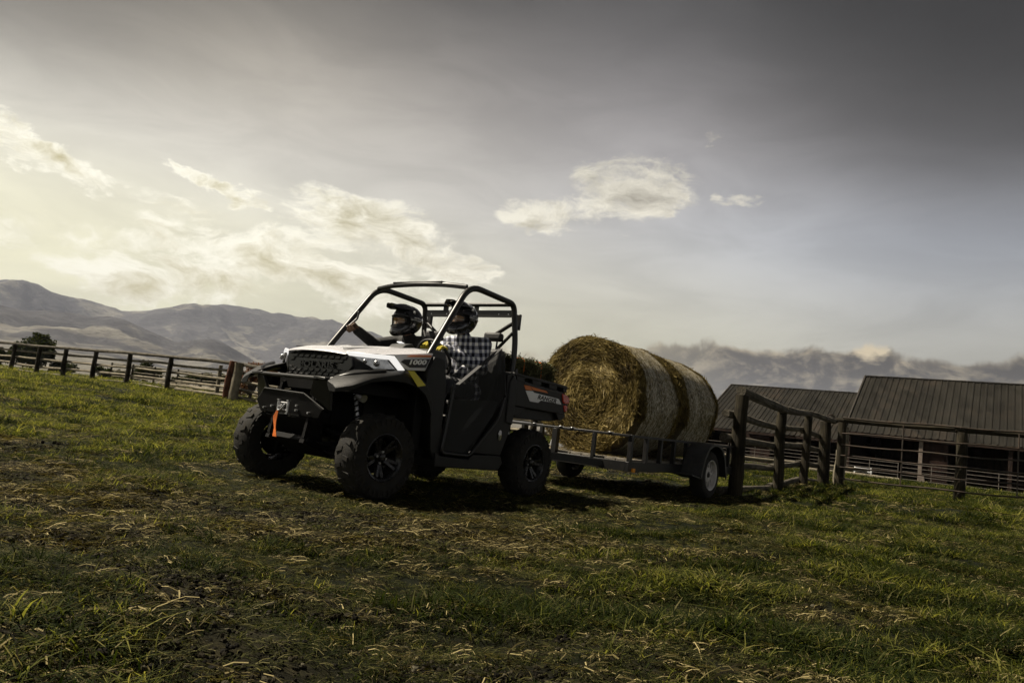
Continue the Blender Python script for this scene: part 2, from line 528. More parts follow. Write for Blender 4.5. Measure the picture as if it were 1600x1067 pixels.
def log(mb, a, b, r0, r1, seed=0, n=10, m=10, wob=.02, grain=None):
    """a slightly bent, knobbly round timber; grain coordinates collected for the material"""
    rn = random.Random(seed); a, b = Vector(a), Vector(b); d = b - a
    L = d.length; dn = d.normalized()
    x = dn.orthogonal().normalized(); y = dn.cross(x)
    ph = [rn.uniform(0, 6.28) for _ in range(4)]
    base = len(mb.v)
    for i in range(m + 1):
        t = i / m
        c = a + d * t + x * (wob * math.sin(t * 4 + ph[0]) * math.sin(math.pi * t)) + y * (wob * math.sin(t * 5 + ph[1]) * math.sin(math.pi * t))
        for k in range(n):
            an = 2 * math.pi * k / n
            rr = (r0 + (r1 - r0) * t) * (1 + .06 * math.sin(3 * an + ph[2] + t * 3) + .05 * rn.uniform(-1, 1))
            mb.v.append(tuple(c + (x * math.cos(an) + y * math.sin(an)) * rr))
            if grain is not None: grain.append((t * L + seed * 7.3, .5 * math.cos(an) * (r0 + r1) + seed, .5 * math.sin(an) * (r0 + r1)))
    for i in range(m):
        for k in range(n):
            k2 = (k + 1) % n
            mb.addf((base + i * n + k, base + i * n + k2, base + (i + 1) * n + k2, base + (i + 1) * n + k))
    mb.addf([base + k for k in range(n - 1, -1, -1)]); mb.addf([base + m * n + k for k in range(n)])

def log_obj(name, a, b, r0, r1, mat, parent, seed, **kw):
    mb = MB(); g = []
    log(mb, a, b, r0, r1, seed, grain=g, **kw)
    o = obj(name, mb, mat, parent, smooth=50)
    at = o.data.attributes.new('grain', 'FLOAT_VECTOR', 'POINT')
    at.data.foreach_set('vector', np.array(g, np.float32).ravel())
    return o
# ------------------------------------------------------------------ ground
VX, VY, VYAW = -1.497, 6.25, 4.072            # utility vehicle, below its front axle
vf = np.array([math.cos(VYAW), math.sin(VYAW)]); vl = np.array([-math.sin(VYAW), math.cos(VYAW)])

def track_mask(x, y):
    """1 away from the vehicle and trailer, 0 under them (the ground is flat there)"""
    px, py = x - VX, y - VY
    a = px * vf[0] + py * vf[1]; b = px * vl[0] + py * vl[1]
    d = np.maximum(np.maximum(a - .6, -8.0 - a), np.maximum(b - 1.4, -1.2 - b))
    return sstep(-.1, 1.2, d)

def gh_base(x, y):
    x = np.asarray(x, float); y = np.asarray(y, float)
    z = .33 * sstep(4, 19, -x + .15 * y - 1)
    z = z + .10 * sstep(4, 9, x) * sstep(8, 16, y)
    z = z - .62 * sstep(24, 50, y) * sstep(-2, 14, x)
    r = np.hypot(x, y)
    z = z - 4.0 * sstep(55, 190, r) * (1 - .8 * sstep(0, 15, x) * sstep(400, 80, r))
    z = z - 30 * sstep(260, 900, r)
    return z

def gh(x, y):
    x = np.asarray(x, float); y = np.asarray(y, float)
    k = track_mask(x, y) * sstep(120, 40, np.hypot(x, y))
    n = (fbm(x * .5, y * .5, 3, 11) - .5) * .20 + (fbm(x * 1.7, y * 2.6, 3, 5) - .5) * .11 + (fbm(x * 9, y * 9, 2, 8) - .5) * .022
    return gh_base(x, y) + n * k

def grass_frac(x, y):
    """how much living grass grows here: thick to the left and the right, worn along the tracks"""
    x = np.asarray(x, float); y = np.asarray(y, float)
    n = fbm(x * .42, y * .85, 4, 21)
    n = n + .42 * (fbm(x * 1.7, y * 3.0, 3, 33) - .5)
    right = sstep(-.5, 3.5, x - .30 * (y - 5)) 
    left_far = sstep(6.5, 11, y) * sstep(0, -3, x)
    worn = sstep(.9, .2, np.abs(y - 4.35 + .22 * x)) * sstep(2.5, -.5, x) + sstep(2.6, 1.8, y) * sstep(1.5, -.5, x) * .7
    worn = worn + sstep(1.2, .4, np.abs(y - (7.2 + .1 * x))) * sstep(-1.5, -3, x) * .5
    worn = worn + sstep(.5, .1, np.abs((x - .9) + .55 * (y - 3.0))) * sstep(4.2, 3.4, y) * .7
    bias = .135 + .28 * right + .30 * left_far - .17 * worn
    return np.clip((n + bias - .40) * 4.0, 0, 1)

def axis_vals(n, near, far):
    t = np.linspace(-1, 1, n)
    return np.sign(t) * (near * np.abs(t) + (far - near) * np.abs(t) ** 7)
xs = np.concatenate([axis_vals(420, 34, 9000)])
ty = np.linspace(0, 1, 420)
ys = np.concatenate([-(np.array([9000, 4000, 1500, 600, 250, 120, 60, 30, 16, 9, 5, 2.5])), 0.0 + 44 * ty ** 1.35 + 8956 * ty ** 11])
GX, GY = np.meshgrid(xs, ys)
GZ = gh(GX, GY)
nx, ny = len(xs), len(ys)
co = np.stack([GX, GY, GZ], -1).reshape(-1, 3)
ii = np.arange((ny - 1) * nx).reshape(ny - 1, nx)[:, :-1].ravel()
faces = np.stack([ii, ii + 1, ii + nx + 1, ii + nx], -1)
gme = bpy.data.meshes.new('ground')
gme.vertices.add(len(co)); gme.vertices.foreach_set('co', co.ravel())
gme.loops.add(faces.size); gme.loops.foreach_set('vertex_index', faces.ravel().astype(np.int32))
gme.polygons.add(len(faces)); gme.polygons.foreach_set('loop_start', np.arange(0, faces.size, 4, dtype=np.int32))
gme.update(calc_edges=True); gme.shade_smooth()
ga = gme.attributes.new('growth', 'FLOAT', 'POINT')
ga.data.foreach_set('value', grass_frac(GX, GY).astype(np.float32).ravel())

def ground_mat():
    m, t, b = mat_new('pasture_soil')
    pos = t.new('ShaderNodeNewGeometry').outputs['Position']
    g = t.new('ShaderNodeAttribute', attribute_name='growth').outputs['Fac']
    n1 = t.noise(t.scale(pos, (1, 1.6, 1)), 2.2, 8, .66)
    n2 = t.noise(t.scale(pos, (.6, 1.8, 1)), 14, 7, .7, .6)
    n3 = t.noise(pos, .05, 4, .6)
    soil = t.ramp(n2, [(.3, (.003, .0025, .001)), (.5, (.009, .0078, .004)), (.70, (.032, .027, .014))])
    dry = t.ramp(n2, [(.3, (.010, .008, .003)), (.52, (.046, .038, .017)), (.72, (.13, .108, .052))])
    c = t.mix(t.rng(n1, .44, .60), soil, dry)
    green = t.ramp(n2, [(.3, (.003, .004, .001)), (.55, (.008, .010, .003)), (.75, (.022, .026, .008))])
    c = t.mix(g, c, green)
    # far fields: pale dry grazing land
    d = t.new('ShaderNodeVectorMath', operation='LENGTH'); t.link(pos, d.inputs[0])
    far = t.rng(d.outputs['Value'], 60, 160)
    fc = t.mix(t.rng(n3, .4, .6), (.13, .125, .065), (.24, .21, .13))
    c = t.mix(far, c, fc)
    t.link(c, b.inputs['Base Color']); b.inputs['Roughness'].default_value = .95
    b.inputs['Specular IOR Level'].default_value = .15
    bn = t.new('ShaderNodeBump'); bn.inputs['Strength'].default_value = .9; bn.inputs['Distance'].default_value = .035
    t.link(t.add(n2, t.mul(n1, .6)), bn.inputs['Height']); t.link(bn.outputs[0], b.inputs['Normal'])
    return m
gme.materials.append(ground_mat())
ground = bpy.data.objects.new('ground', gme); C.objects.link(ground); ground['kind'] = 'structure'

# ------------------------------------------------------------------ grass and litter as instanced tufts (nobody could count them)
def leaf_mat(name, stops, trans=.45, seedattr='tone'):
    m, t, b = mat_new(name)
    r_ = t.new('ShaderNodeObjectInfo').outputs['Random']
    a = t.new('ShaderNodeAttribute', attribute_name='tone').outputs['Fac']
    c = t.ramp(t.m('FRACT', t.add(a, t.mul(r_, .6))), stops)
    t.link(c, b.inputs['Base Color']); b.inputs['Roughness'].default_value = .75
    b.inputs['Specular IOR Level'].default_value = .10
    if trans:
        tr = t.new('ShaderNodeBsdfTranslucent'); c2 = t.mix(1.0, c, (1.5, 1.5, .8), 'MULTIPLY'); t.link(c2, tr.inputs['Color'])
        mx = t.new('ShaderNodeMixShader'); mx.inputs[0].default_value = trans
        t.link(b.outputs[0], mx.inputs[1]); t.link(tr.outputs[0], mx.inputs[2])
        out = m.node_tree.nodes['Material Output']; t.link(mx.outputs[0], out.inputs['Surface'])
    return m
M['grass'] = leaf_mat('grass_blade', [(0, (.014, .022, .003)), (.35, (.060, .070, .014)), (.62, (.14, .148, .032)), (.84, (.25, .24, .06)), (.93, (.22, .19, .06)), (1, (.30, .26, .12))], .5)
M['grass_deep_dim'] = leaf_mat('deep_dim_grass_blade', [(0, (.004, .007, .001)), (.4, (.011, .018, .002)), (.7, (.024, .034, .005)), (.90, (.055, .064, .012)), (.96, (.12, .11, .04)), (1, (.22, .19, .09))], .4)  # deep green; also the dimly lit tone for the right and foreground
M['straw_litter'] = leaf_mat('dry_stalk', [(0, (.005, .0035, .001)), (.5, (.022, .018, .006)), (.80, (.12, .098, .038)), (1, (.46, .38, .18))], .2)

tmpl = bpy.data.collections.new('tuft_templates')        # not linked to the scene: only read by the instancer
def blade(mb, base, ang, h, lean, wd, tones, tone, segs=3):
    dx_, dy_ = math.cos(ang), math.sin(ang); px_, py_ = -dy_, dx_
    b = len(mb.v)
    for i in range(segs + 1):
        t = i / segs; k = lean * t * t
        c = Vector((base[0] + dx_ * k * h, base[1] + dy_ * k * h, base[2] + h * t * (1 - .35 * lean * t)))
        ww = wd * (1 - t) ** .7 / 2 + .0004
        mb.v.append((c.x - px_ * ww, c.y - py_ * ww, c.z)); mb.v.append((c.x + px_ * ww, c.y + py_ * ww, c.z))
        tones += [tone, tone]
    for i in range(segs): mb.addf((b + 2 * i, b + 2 * i + 1, b + 2 * i + 3, b + 2 * i + 2))
def make_tmpl(name, mat, build):
    mb = MB(); tones = []; build(mb, tones)
    me = bpy.data.meshes.new(name); me.from_pydata(mb.v, [], mb.f); me.materials.append(mat)
    at = me.attributes.new('tone', 'FLOAT', 'POINT'); at.data.foreach_set('value', np.array(tones, np.float32))
    return bpy.data.objects.new(name, me)
grass_col = bpy.data.collections.new('grass_tufts'); litter_col = bpy.data.collections.new('litter_tufts')
rt = random.Random(3)
for k in range(8):
    def bld(mb, tones):
        n = 16 + k * 2
        for _ in range(n):
            a = rt.uniform(0, 6.28); r_ = .055 * math.sqrt(rt.random())
            blade(mb, (r_ * math.cos(a), r_ * math.sin(a), -.01), rt.uniform(0, 6.28), rt.uniform(.020, .062) * (1.25 if k > 5 else 1), rt.uniform(.3, 1.9), rt.uniform(.0024, .0048), tones, rt.random() ** 1.2 * .75)
    grass_col.objects.link(make_tmpl('grass_tuft', M['grass' if k % 2 else 'grass_deep_dim'], bld))
for k in range(6):
    def bld(mb, tones):
        for _ in range(30):
            a = rt.gauss(0, .6); x0, y0 = rt.uniform(-.09, .09), rt.uniform(-.06, .06); z0 = rt.uniform(.0, .022)
            L = rt.uniform(.02, .095); ww = rt.uniform(.0008, .0024); b = len(mb.v); tilt = rt.uniform(-.35, .35); tn = rt.random()
            for t in (-.5, 0, .5):
                c = Vector((x0 + math.cos(a) * L * t, y0 + math.sin(a) * L * t + .01 * (1 - 4 * t * t) * rt.uniform(-1, 1), z0 + tilt * L * t + .008 * (1 - 4 * t * t)))
                mb.v.append((c.x + math.sin(a) * ww, c.y - math.cos(a) * ww, c.z)); mb.v.append((c.x - math.sin(a) * ww, c.y + math.cos(a) * ww, c.z + ww)); tones += [tn, tn]
            mb.addf((b, b + 1, b + 3, b + 2)); mb.addf((b + 2, b + 3, b + 5, b + 4))
    litter_col.objects.link(make_tmpl('litter_tuft', M['straw_litter'], bld))

def instancer(name, pts, rot, scl, coll, label, pick=None):
    me = bpy.data.meshes.new(name); me.vertices.add(len(pts)); me.vertices.foreach_set('co', pts.astype(np.float32).ravel())
    for nm, ty_, arr, key in (('rot', 'FLOAT_VECTOR', rot, 'vector'), ('scl', 'FLOAT_VECTOR', scl, 'vector')):
        at = me.attributes.new(nm, ty_, 'POINT'); at.data.foreach_set(key, arr.astype(np.float32).ravel())
    at = me.attributes.new('pick', 'INT', 'POINT'); at.data.foreach_set('value', (rng.integers(0, len(coll.objects), len(pts)) if pick is None else pick).astype(np.int32))
    o = bpy.data.objects.new(name, me); C.objects.link(o)
    ng = bpy.data.node_groups.new(name + '_nodes', 'GeometryNodeTree')
    ng.interface.new_socket('Geometry', in_out='INPUT', socket_type='NodeSocketGeometry')
    ng.interface.new_socket('Geometry', in_out='OUTPUT', socket_type='NodeSocketGeometry')
    N, L = ng.nodes, ng.links
    gi, go = N.new('NodeGroupInput'), N.new('NodeGroupOutput')
    ip = N.new('GeometryNodeInstanceOnPoints'); ci = N.new('GeometryNodeCollectionInfo')
    ci.inputs['Collection'].default_value = coll; ci.inputs['Separate Children'].default_value = True; ci.inputs['Reset Children'].default_value = True
    def na(nm, ty_):
        n = N.new('GeometryNodeInputNamedAttribute'); n.data_type = ty_; n.inputs[0].default_value = nm
        return [s_ for s_ in n.outputs if s_.enabled and s_.name == 'Attribute'][0]
    L.new(gi.outputs[0], ip.inputs['Points']); L.new(ci.outputs[0], ip.inputs['Instance'])
    ip.inputs['Pick Instance'].default_value = True
    L.new(na('pick', 'INT'), ip.inputs['Instance Index'])
    er = N.new('FunctionNodeEulerToRotation'); L.new(na('rot', 'FLOAT_VECTOR'), er.inputs[0]); L.new(er.outputs[0], ip.inputs['Rotation'])
    L.new(na('scl', 'FLOAT_VECTOR'), ip.inputs['Scale']); L.new(ip.outputs[0], go.inputs[0])
    md = o.modifiers.new('scatter', 'NODES'); md.node_group = ng
    tag(o, label, None, None, 'stuff')
    return o

def scatter(d0, d1, dens, half=.92, extra=1.0):
    area = half * (d1 ** 2 - d0 ** 2)
    n = int(area * dens)
    y = np.sqrt(rng.uniform(d0 ** 2, d1 ** 2, n)); x = rng.uniform(-half, half, n) * y
    return x, y
gp = []; 
for d0, d1, dens, sc in ((1.2, 6, 430, 1.0), (6, 11, 210, 1.25), (11, 20, 95, 1.7), (20, 34, 42, 2.4), (34, 60, 14, 3.6)):
    x, y = scatter(d0, d1, dens)
    g = grass_frac(x, y); keep = rng.random(len(x)) < (.42 + .58 * g)
    x, y, g = x[keep], y[keep], g[keep]
    s_ = sc * (.40 + .70 * g) * rng.uniform(.6, 1.3, len(x)) * (.40 + 1.3 * sstep(.3, .7, fbm(x * 1.6, y * 2.6, 3, 77)))
    gp.append((x, y, s_, sc))
X = np.concatenate([a[0] for a in gp]); Y = np.concatenate([a[1] for a in gp]); S = np.concatenate([a[2] for a in gp])
tm = track_mask(X, Y); S = S * (.45 + .55 * tm)
Zg = gh(X, Y)
rot = np.stack([rng.normal(0, .12, len(X)), rng.normal(0, .12, len(X)), rng.uniform(0, 6.28, len(X))], -1)
bright = sstep(5.5, 10, Y) * sstep(1.5, -3, X) * .72 + .5 * np.exp(-((X - 2.6) / 2.2) ** 2 - ((Y - 6.6) / .9) ** 2) + .30 * sstep(.42, .62, fbm(X * .5, Y * .7, 3, 61))  # grass tone also carries the light: brighter left and middle, dimmer right and near
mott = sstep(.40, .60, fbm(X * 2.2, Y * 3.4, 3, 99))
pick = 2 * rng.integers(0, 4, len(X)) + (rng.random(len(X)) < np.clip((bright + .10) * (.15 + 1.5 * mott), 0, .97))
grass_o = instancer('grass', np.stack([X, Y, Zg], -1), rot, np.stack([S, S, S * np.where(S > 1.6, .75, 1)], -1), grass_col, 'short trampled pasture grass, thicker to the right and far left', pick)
gp = []
for d0, d1, dens, sc in ((1.2, 6, 260, 1.0), (6, 11, 100, 1.3), (11, 22, 26, 1.8)):
    x, y = scatter(d0, d1, dens)
    g = grass_frac(x, y); n = fbm(x * .8, y * 1.5, 3, 55)
    keep = rng.random(len(x)) < np.clip(.16 + (1 - g) * 1.1 * sstep(.42, .60, n) * (.35 + .65 * sstep(1.3, .4, np.abs(y - 4.35 + .22 * x))), 0, 1)
    gp.append((x[keep], y[keep], sc * rng.uniform(.5, 1.15, keep.sum())))
X = np.concatenate([a[0] for a in gp]); Y = np.concatenate([a[1] for a in gp]); S = np.concatenate([a[2] for a in gp])
rot = np.stack([rng.normal(0, .08, len(X)), rng.normal(0, .08, len(X)), rng.normal(.1, .55, len(X)) + np.pi * rng.integers(0, 2, len(X))], -1)
instancer('straw_litter', np.stack([X, Y, gh(X, Y) + .004], -1), rot, np.stack([S, S, S], -1), litter_col, 'dry stalks and straw strewn over the worn ground')

# crumbs of soil, small stones and trodden clods on the bare ground
M['crumb'] = leaf_mat('soil_crumb', [(0, (.003, .0027, .0014)), (.5, (.011, .009, .005)), (.85, (.032, .027, .015)), (1, (.10, .09, .06))], 0)
crumb_col = bpy.data.collections.new('soil_crumb_templates')
for k in range(5):
    def bld(mb, tones):
        for _ in range(9):
            b = len(mb.v); r_ = rt.uniform(.003, .011) * (1.6 if rt.random() < .12 else 1)
            cx, cy_ = rt.gauss(0, .035), rt.gauss(0, .035); tn = rt.random()
            mb.ell((cx, cy_, r_ * .35), (r_ * rt.uniform(.8, 1.5), r_ * rt.uniform(.7, 1.2), r_ * rt.uniform(.5, .9)), 6, 4)
            for i in range(b, len(mb.v)):
                v = mb.v[i]; q = 1 + rt.uniform(-.18, .18); mb.v[i] = (cx + (v[0] - cx) * q, cy_ + (v[1] - cy_) * q, v[2] * q); tones.append(tn)
    crumb_col.objects.link(make_tmpl('soil_crumbs', M['crumb'], bld))
gp = []
for d0, d1, dens, sc in ((1.2, 6, 380, 1.0), (6, 11, 120, 1.5), (11, 18, 30, 2.0)):
    x, y = scatter(d0, d1, dens); g = grass_frac(x, y); keep = rng.random(len(x)) < np.clip(1.05 - 1.3 * g, 0, 1)
    gp.append((x[keep], y[keep], sc * rng.uniform(.5, 1.4, keep.sum())))
X = np.concatenate([a[0] for a in gp]); Y = np.concatenate([a[1] for a in gp]); S = np.concatenate([a[2] for a in gp])
instancer('soil_clods', np.stack([X, Y, gh(X, Y)], -1), np.stack([0 * X, 0 * X, rng.uniform(0, 6.28, len(X))], -1), np.stack([S, S, S], -1), crumb_col, 'crumbs and clods of dark soil on the bare worn patches')
M['scrap'] = leaf_mat('leaf_scrap', [(0, (.008, .009, .002)), (.5, (.026, .028, .007)), (.85, (.075, .075, .020)), (.95, (.16, .145, .055)), (1, (.24, .21, .10))], .3)
scrap_col = bpy.data.collections.new('leaf_scrap_templates')
for o_ in litter_col.objects:
    me_ = o_.data.copy(); me_.materials[0] = M['scrap']; scrap_col.objects.link(bpy.data.objects.new('leaf_scrap', me_))
# thin dead leaf scraps lying flat between the grass
gp = []
for d0, d1, dens, sc in ((1.2, 6, 240, .55), (6, 11, 90, .8)):
    x, y = scatter(d0, d1, dens); gp.append((x, y, sc * rng.uniform(.5, 1.2, len(x))))
X = np.concatenate([a[0] for a in gp]); Y = np.concatenate([a[1] for a in gp]); S = np.concatenate([a[2] for a in gp])
instancer('leaf_scraps', np.stack([X, Y, gh(X, Y) + .003], -1), np.stack([rng.normal(0, .15, len(X)), rng.normal(0, .15, len(X)), rng.normal(.1, .8, len(X))], -1), np.stack([S, S, S], -1), scrap_col, 'scraps of dead grass leaf lying between the tufts')

# ------------------------------------------------------------------ hills
def prof(pts, a): return np.interp(a, [p[0] for p in pts], [p[1] for p in pts])
FAR = [(-75, 4.0), (-60, 5.2), (-50, 4.2), (-42, 4.9), (-35.2, 5.2), (-33.9, 5.43), (-32, 4.94), (-30.1, 4.86), (-28, 4.45), (-26.8, 4.55), (-25.5, 5.1), (-24.2, 5.58), (-22.5, 5.86), (-20.6, 6.04), (-17.2, 5.91), (-13.9, 5.95), (-9.9, 5.3), (-5.8, 3.9), (-1.5, 2.0), (4, 1.0), (10, .5), (60, .4)]
MID = [(-75, 2.5), (-60, 3.4), (-48, 3.0), (-40, 3.5), (-35, 3.62), (-33.7, 3.45), (-32.5, 3.7), (-30.9, 3.8), (-30, 3.7), (-28.8, 3.95), (-27.8, 3.84), (-26.4, 3.4), (-25.1, 3.0), (-24.4, 2.8), (-23.2, 3.2), (-22.1, 3.4), (-21.5, 3.3), (-19.9, 2.6), (-18.8, 2.1), (-16, 1.5), (-10, 1.0), (0, .5), (60, .3)]
aa = np.linspace(-75, 60, 640); dd = np.concatenate([np.linspace(220, 2600, 40), np.linspace(2650, 4300, 110), np.linspace(4320, 7600, 130)])
A, D = np.meshgrid(aa, dd)
hx, hy = np.sin(np.radians(A)) * D, np.cos(np.radians(A)) * D
ridg = 1 - np.abs(2 * fbm(hx / 420, hy / 420, 6, 91) - 1)
ridg2 = 1 - np.abs(2 * fbm(hx / 900 + 5, hy / 900, 6, 47) - 1)
zf = np.tan(np.radians(prof(FAR, A))) * 6600
zm = np.tan(np.radians(prof(MID, A))) * 3900
plain_e = np.minimum(np.tan(np.radians(prof(MID, A) * .62)), .05)
plain = -14 + plain_e * np.maximum(D - 700, 0) * 1.0 + (fbm(hx / 260, hy / 260, 4, 3) - .5) * 16 * sstep(300, 1500, D)
upm = sstep(2750, 3900, D + (ridg - .5) * 500); upf = sstep(4300, 6600, D + (ridg2 - .6) * 900)
pb = plain_e * 2000 - 14
zz_mid = np.where(D < 2700, -99, pb + (zm - pb) * upm * (.80 + .20 * ridg / ridg.max()))
zz_mid = zz_mid * np.where(D < 2700, 1, sstep(5200, 3950, D))
zz_far = np.where(D < 4200, -99, zf * upf * (.82 + .18 * ridg2))
zz_far = zz_far * (1 - .35 * sstep(6650, 7600, D))
base = np.where(D < 2700, plain, plain_e * 2000 - 14)
HZ = np.maximum(np.maximum(base * sstep(5000, 3800, D) , zz_mid), zz_far)
# hold the crests at the heights the skyline has
for (lo, hi, z_goal) in ((4300, 7600, zf[0]),):
    sel = (dd >= lo) & (dd <= hi)
    el_now = (HZ[sel] / D[sel]).max(0); k = (z_goal / 6600) / np.maximum(el_now, 1e-4)
    rgh = 1 + (fbm(aa * 1.3, aa * 0, 4, 5) - .5) * .06
    HZ[sel] = HZ[sel] * (1 + (k * rgh - 1)[None, :] * sstep(4300, 5200, D[sel]))
sel = (dd >= 2800) & (dd <= 4290)
el_now = (HZ[sel] / D[sel]).max(0); k = (zm[0] / 3900) / np.maximum(el_now, 1e-4)
HZ[sel] = HZ[sel] * (1 + (k - 1)[None, :] * sstep(2800, 3300, D[sel]))
mb_co = np.stack([hx, hy, HZ + CAM_Z], -1).reshape(-1, 3)
nA, nD = len(aa), len(dd)
ii = np.arange((nD - 1) * nA).reshape(nD - 1, nA)[:, :-1].ravel()
fc_ = np.stack([ii, ii + 1, ii + nA + 1, ii + nA], -1)
hme = bpy.data.meshes.new('hills')
hme.vertices.add(len(mb_co)); hme.vertices.foreach_set('co', mb_co.ravel())
hme.loops.add(fc_.size); hme.loops.foreach_set('vertex_index', fc_.ravel().astype(np.int32))
hme.polygons.add(len(fc_)); hme.polygons.foreach_set('loop_start', np.arange(0, fc_.size, 4, dtype=np.int32))
hme.update(calc_edges=True); hme.shade_smooth()
up = np.maximum(upm * (D < 4400), upf).astype(np.float32)
ha = hme.attributes.new('upland', 'FLOAT', 'POINT'); ha.data.foreach_set('value', up.ravel())
def hill_mat():
    m, t, b = mat_new('dry_hillside')
    pos = t.new('ShaderNodeNewGeometry').outputs['Position']
    u = t.new('ShaderNodeAttribute', attribute_name='upland').outputs['Fac']
    n1 = t.noise(t.scale(pos, (1, 1, 2.5)), .0016, 7, .6, .6)
    n2 = t.noise(t.scale(pos, (1, 1, 3.0)), .011, 9, .74, .3)
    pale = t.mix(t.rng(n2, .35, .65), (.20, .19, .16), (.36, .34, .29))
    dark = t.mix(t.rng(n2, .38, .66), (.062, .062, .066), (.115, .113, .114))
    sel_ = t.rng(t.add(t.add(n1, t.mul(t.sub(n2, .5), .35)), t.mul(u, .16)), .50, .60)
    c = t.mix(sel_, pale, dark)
    t.link(c, b.inputs['Base Color']); b.inputs['Roughness'].default_value = .95; b.inputs['Specular IOR Level'].default_value = .1
    bn = t.new('ShaderNodeBump'); bn.inputs['Strength'].default_value = 1; bn.inputs['Distance'].default_value = 45
    t.link(n2, bn.inputs['Height']); t.link(bn.outputs[0], b.inputs['Normal'])
    return m
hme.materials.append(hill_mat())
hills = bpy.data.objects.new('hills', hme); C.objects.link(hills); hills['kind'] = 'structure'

# ------------------------------------------------------------------ haze: one closed box of pale air
hz = MB().box((0, 0, 364), (19600, 19600, 802))
hz_m = bpy.data.materials.new('valley_haze'); hz_m.use_nodes = True
hn = hz_m.node_tree; hn.nodes.clear()
pv = hn.nodes.new('ShaderNodeVolumePrincipled'); ho = hn.nodes.new('ShaderNodeOutputMaterial')
pv.inputs['Color'].default_value = (.76, .82, 1.0, 1); pv.inputs['Density'].default_value = 6.2e-5
pv.inputs['Anisotropy'].default_value = .2
hn.links.new(pv.outputs[0], ho.inputs['Volume'])
haze = obj('haze', hz, hz_m); haze['kind'] = 'stuff'
haze['label'] = 'thin valley haze that pales the far hills'
# ------------------------------------------------------------------ utility vehicle (X forward, Y to its left, Z up, origin under the front axle)
utv = thing('utility_vehicle', 'black and white open side by side utility vehicle with four knobby tyres, pulling the trailer', 'utility vehicle', (VX, VY, 0), (0, 0, VYAW))
P_ = M['plastic']

def hs(xz, y0, y1):  # both sides
    mb = MB(); mb.side(xz, y0, y1); mb.side([(x, z) for x, z in reversed(xz)], -y0, -y1); return mb

# --- wheels
def make_wheel(tr, w_, rr, name='wheel', lugs=True):
    """axle along Y, outer face towards +Y"""
    e = empty(name, None)
    mb = MB(); h = w_ / 2
    prof = [(rr, -h * .82), (rr + .012, -h * .95), (rr + .05, -h), (tr - .07, -h * 1.0), (tr - .03, -h * .88), (tr - .014, -h * .62), (tr - .009, 0), (tr - .014, h * .62), (tr - .03, h * .88), (tr - .07, h * 1.0), (rr + .05, h), (rr + .012, h * .95), (rr, h * .82)]
    mb.lathe(prof, 56)
    if lugs:
        nl = 17
        for k in range(nl):
            for s_ in (-1, 1):
                a = 2 * math.pi * (k + (.5 if s_ > 0 else 0)) / nl
                for (u0, u1, rad, hh) in ((.06, .62, tr - .004, .017), (.62, 1.02, tr - .020, .019)):
                    pts = []
                    for (u, da) in ((u0, -.055 - .10 * u0), (u1, -.055 - .10 * u1), (u1, .045 - .10 * u1), (u0, .035 - .10 * u0)):
                        an = a + da; r_ = rad - (.022 if u > .9 else 0)
                        pts.append(((r_ - .016), an, s_ * h * u)); 
                    Q = [Vector((r_ * math.cos(an), y_, r_ * math.sin(an))) for r_, an, y_ in pts]
                    T = [Vector(((r_ + hh) * math.cos(an), y_, (r_ + hh) * math.sin(an))) for r_, an, y_ in pts]
                    mb.raw(Q + T, [(0, 1, 2, 3), (7, 6, 5, 4), (0, 4, 5, 1), (1, 5, 6, 2), (2, 6, 7, 3), (3, 7, 4, 0)])
        for k in range(nl * 2):   # side knobs
            a = 2 * math.pi * k / (nl * 2)
            for s_ in (-1, 1):
                c = Vector(((tr - .062) * math.cos(a), s_ * (h * 1.0), (tr - .062) * math.sin(a)))
                mb.box(c, (.045, .012, .020), Matrix.Rotation(-a, 3, 'Y'))
    t_ = obj('tyre', mb, M['rubber'], e, smooth=32)
    return e, t_

def cast_rim(e, rr, h, mat, spokes=5):
    mb = MB()
    mb.lathe([(rr + .004, -h * .9), (rr - .012, -h * .6), (rr - .03, -h * .2), (rr - .034, h * .35), (rr - .016, h * .70), (rr + .004, h * .86), (rr + .012, h * .93), (rr + .004, h * .95), (rr - .012, h * .88)], 40)
    r_ = obj('rim', mb, mat, e, smooth=40)
    sp = MB()
    for k in range(spokes):
        for d in (-.17, .17):
            a = 2 * math.pi * k / spokes + d; a2 = 2 * math.pi * k / spokes + d * .75
            p0 = Vector((.045 * math.cos(a2), h * .42, .045 * math.sin(a2))); p1 = Vector(((rr - .018) * math.cos(a), h * .74, (rr - .018) * math.sin(a)))
            sp.bar(p0, p1, .030, .026, up=(0, 1, 0))
        a = 2 * math.pi * k / spokes
        sp.bar((.05 * math.cos(a), h * .34, .05 * math.sin(a)), ((rr - .03) * math.cos(a), h * .5, (rr - .03) * math.sin(a)), .05, .014, up=(0, 1, 0))
    obj('spokes', sp, mat, e, bevel=.004)
    hb = MB(); hb.lathe([(0, h * .1), (.062, h * .1), (.062, h * .44), (.052, h * .50), (.034, h * .52), (.032, h * .74), (.020, h * .80), (0, h * .80)], 20)
    obj('hub_cap', hb, mat, e, smooth=40)
    nb = MB()
    for k in range(4):
        a = 2 * math.pi * k / 4 + .4
        nb.cyl((.045 * math.cos(a), h * .45, .045 * math.sin(a)), (.045 * math.cos(a), h * .64, .045 * math.sin(a)), .009, n=6)
    obj('lug_nuts', nb, M['steel'], e)['kind'] = 'stuff'
    dk = MB(); dk.lathe([(0, -h * .3), (rr - .04, -h * .3)], 24)
    obj('brake_shield', dk, M['chassis'], e)

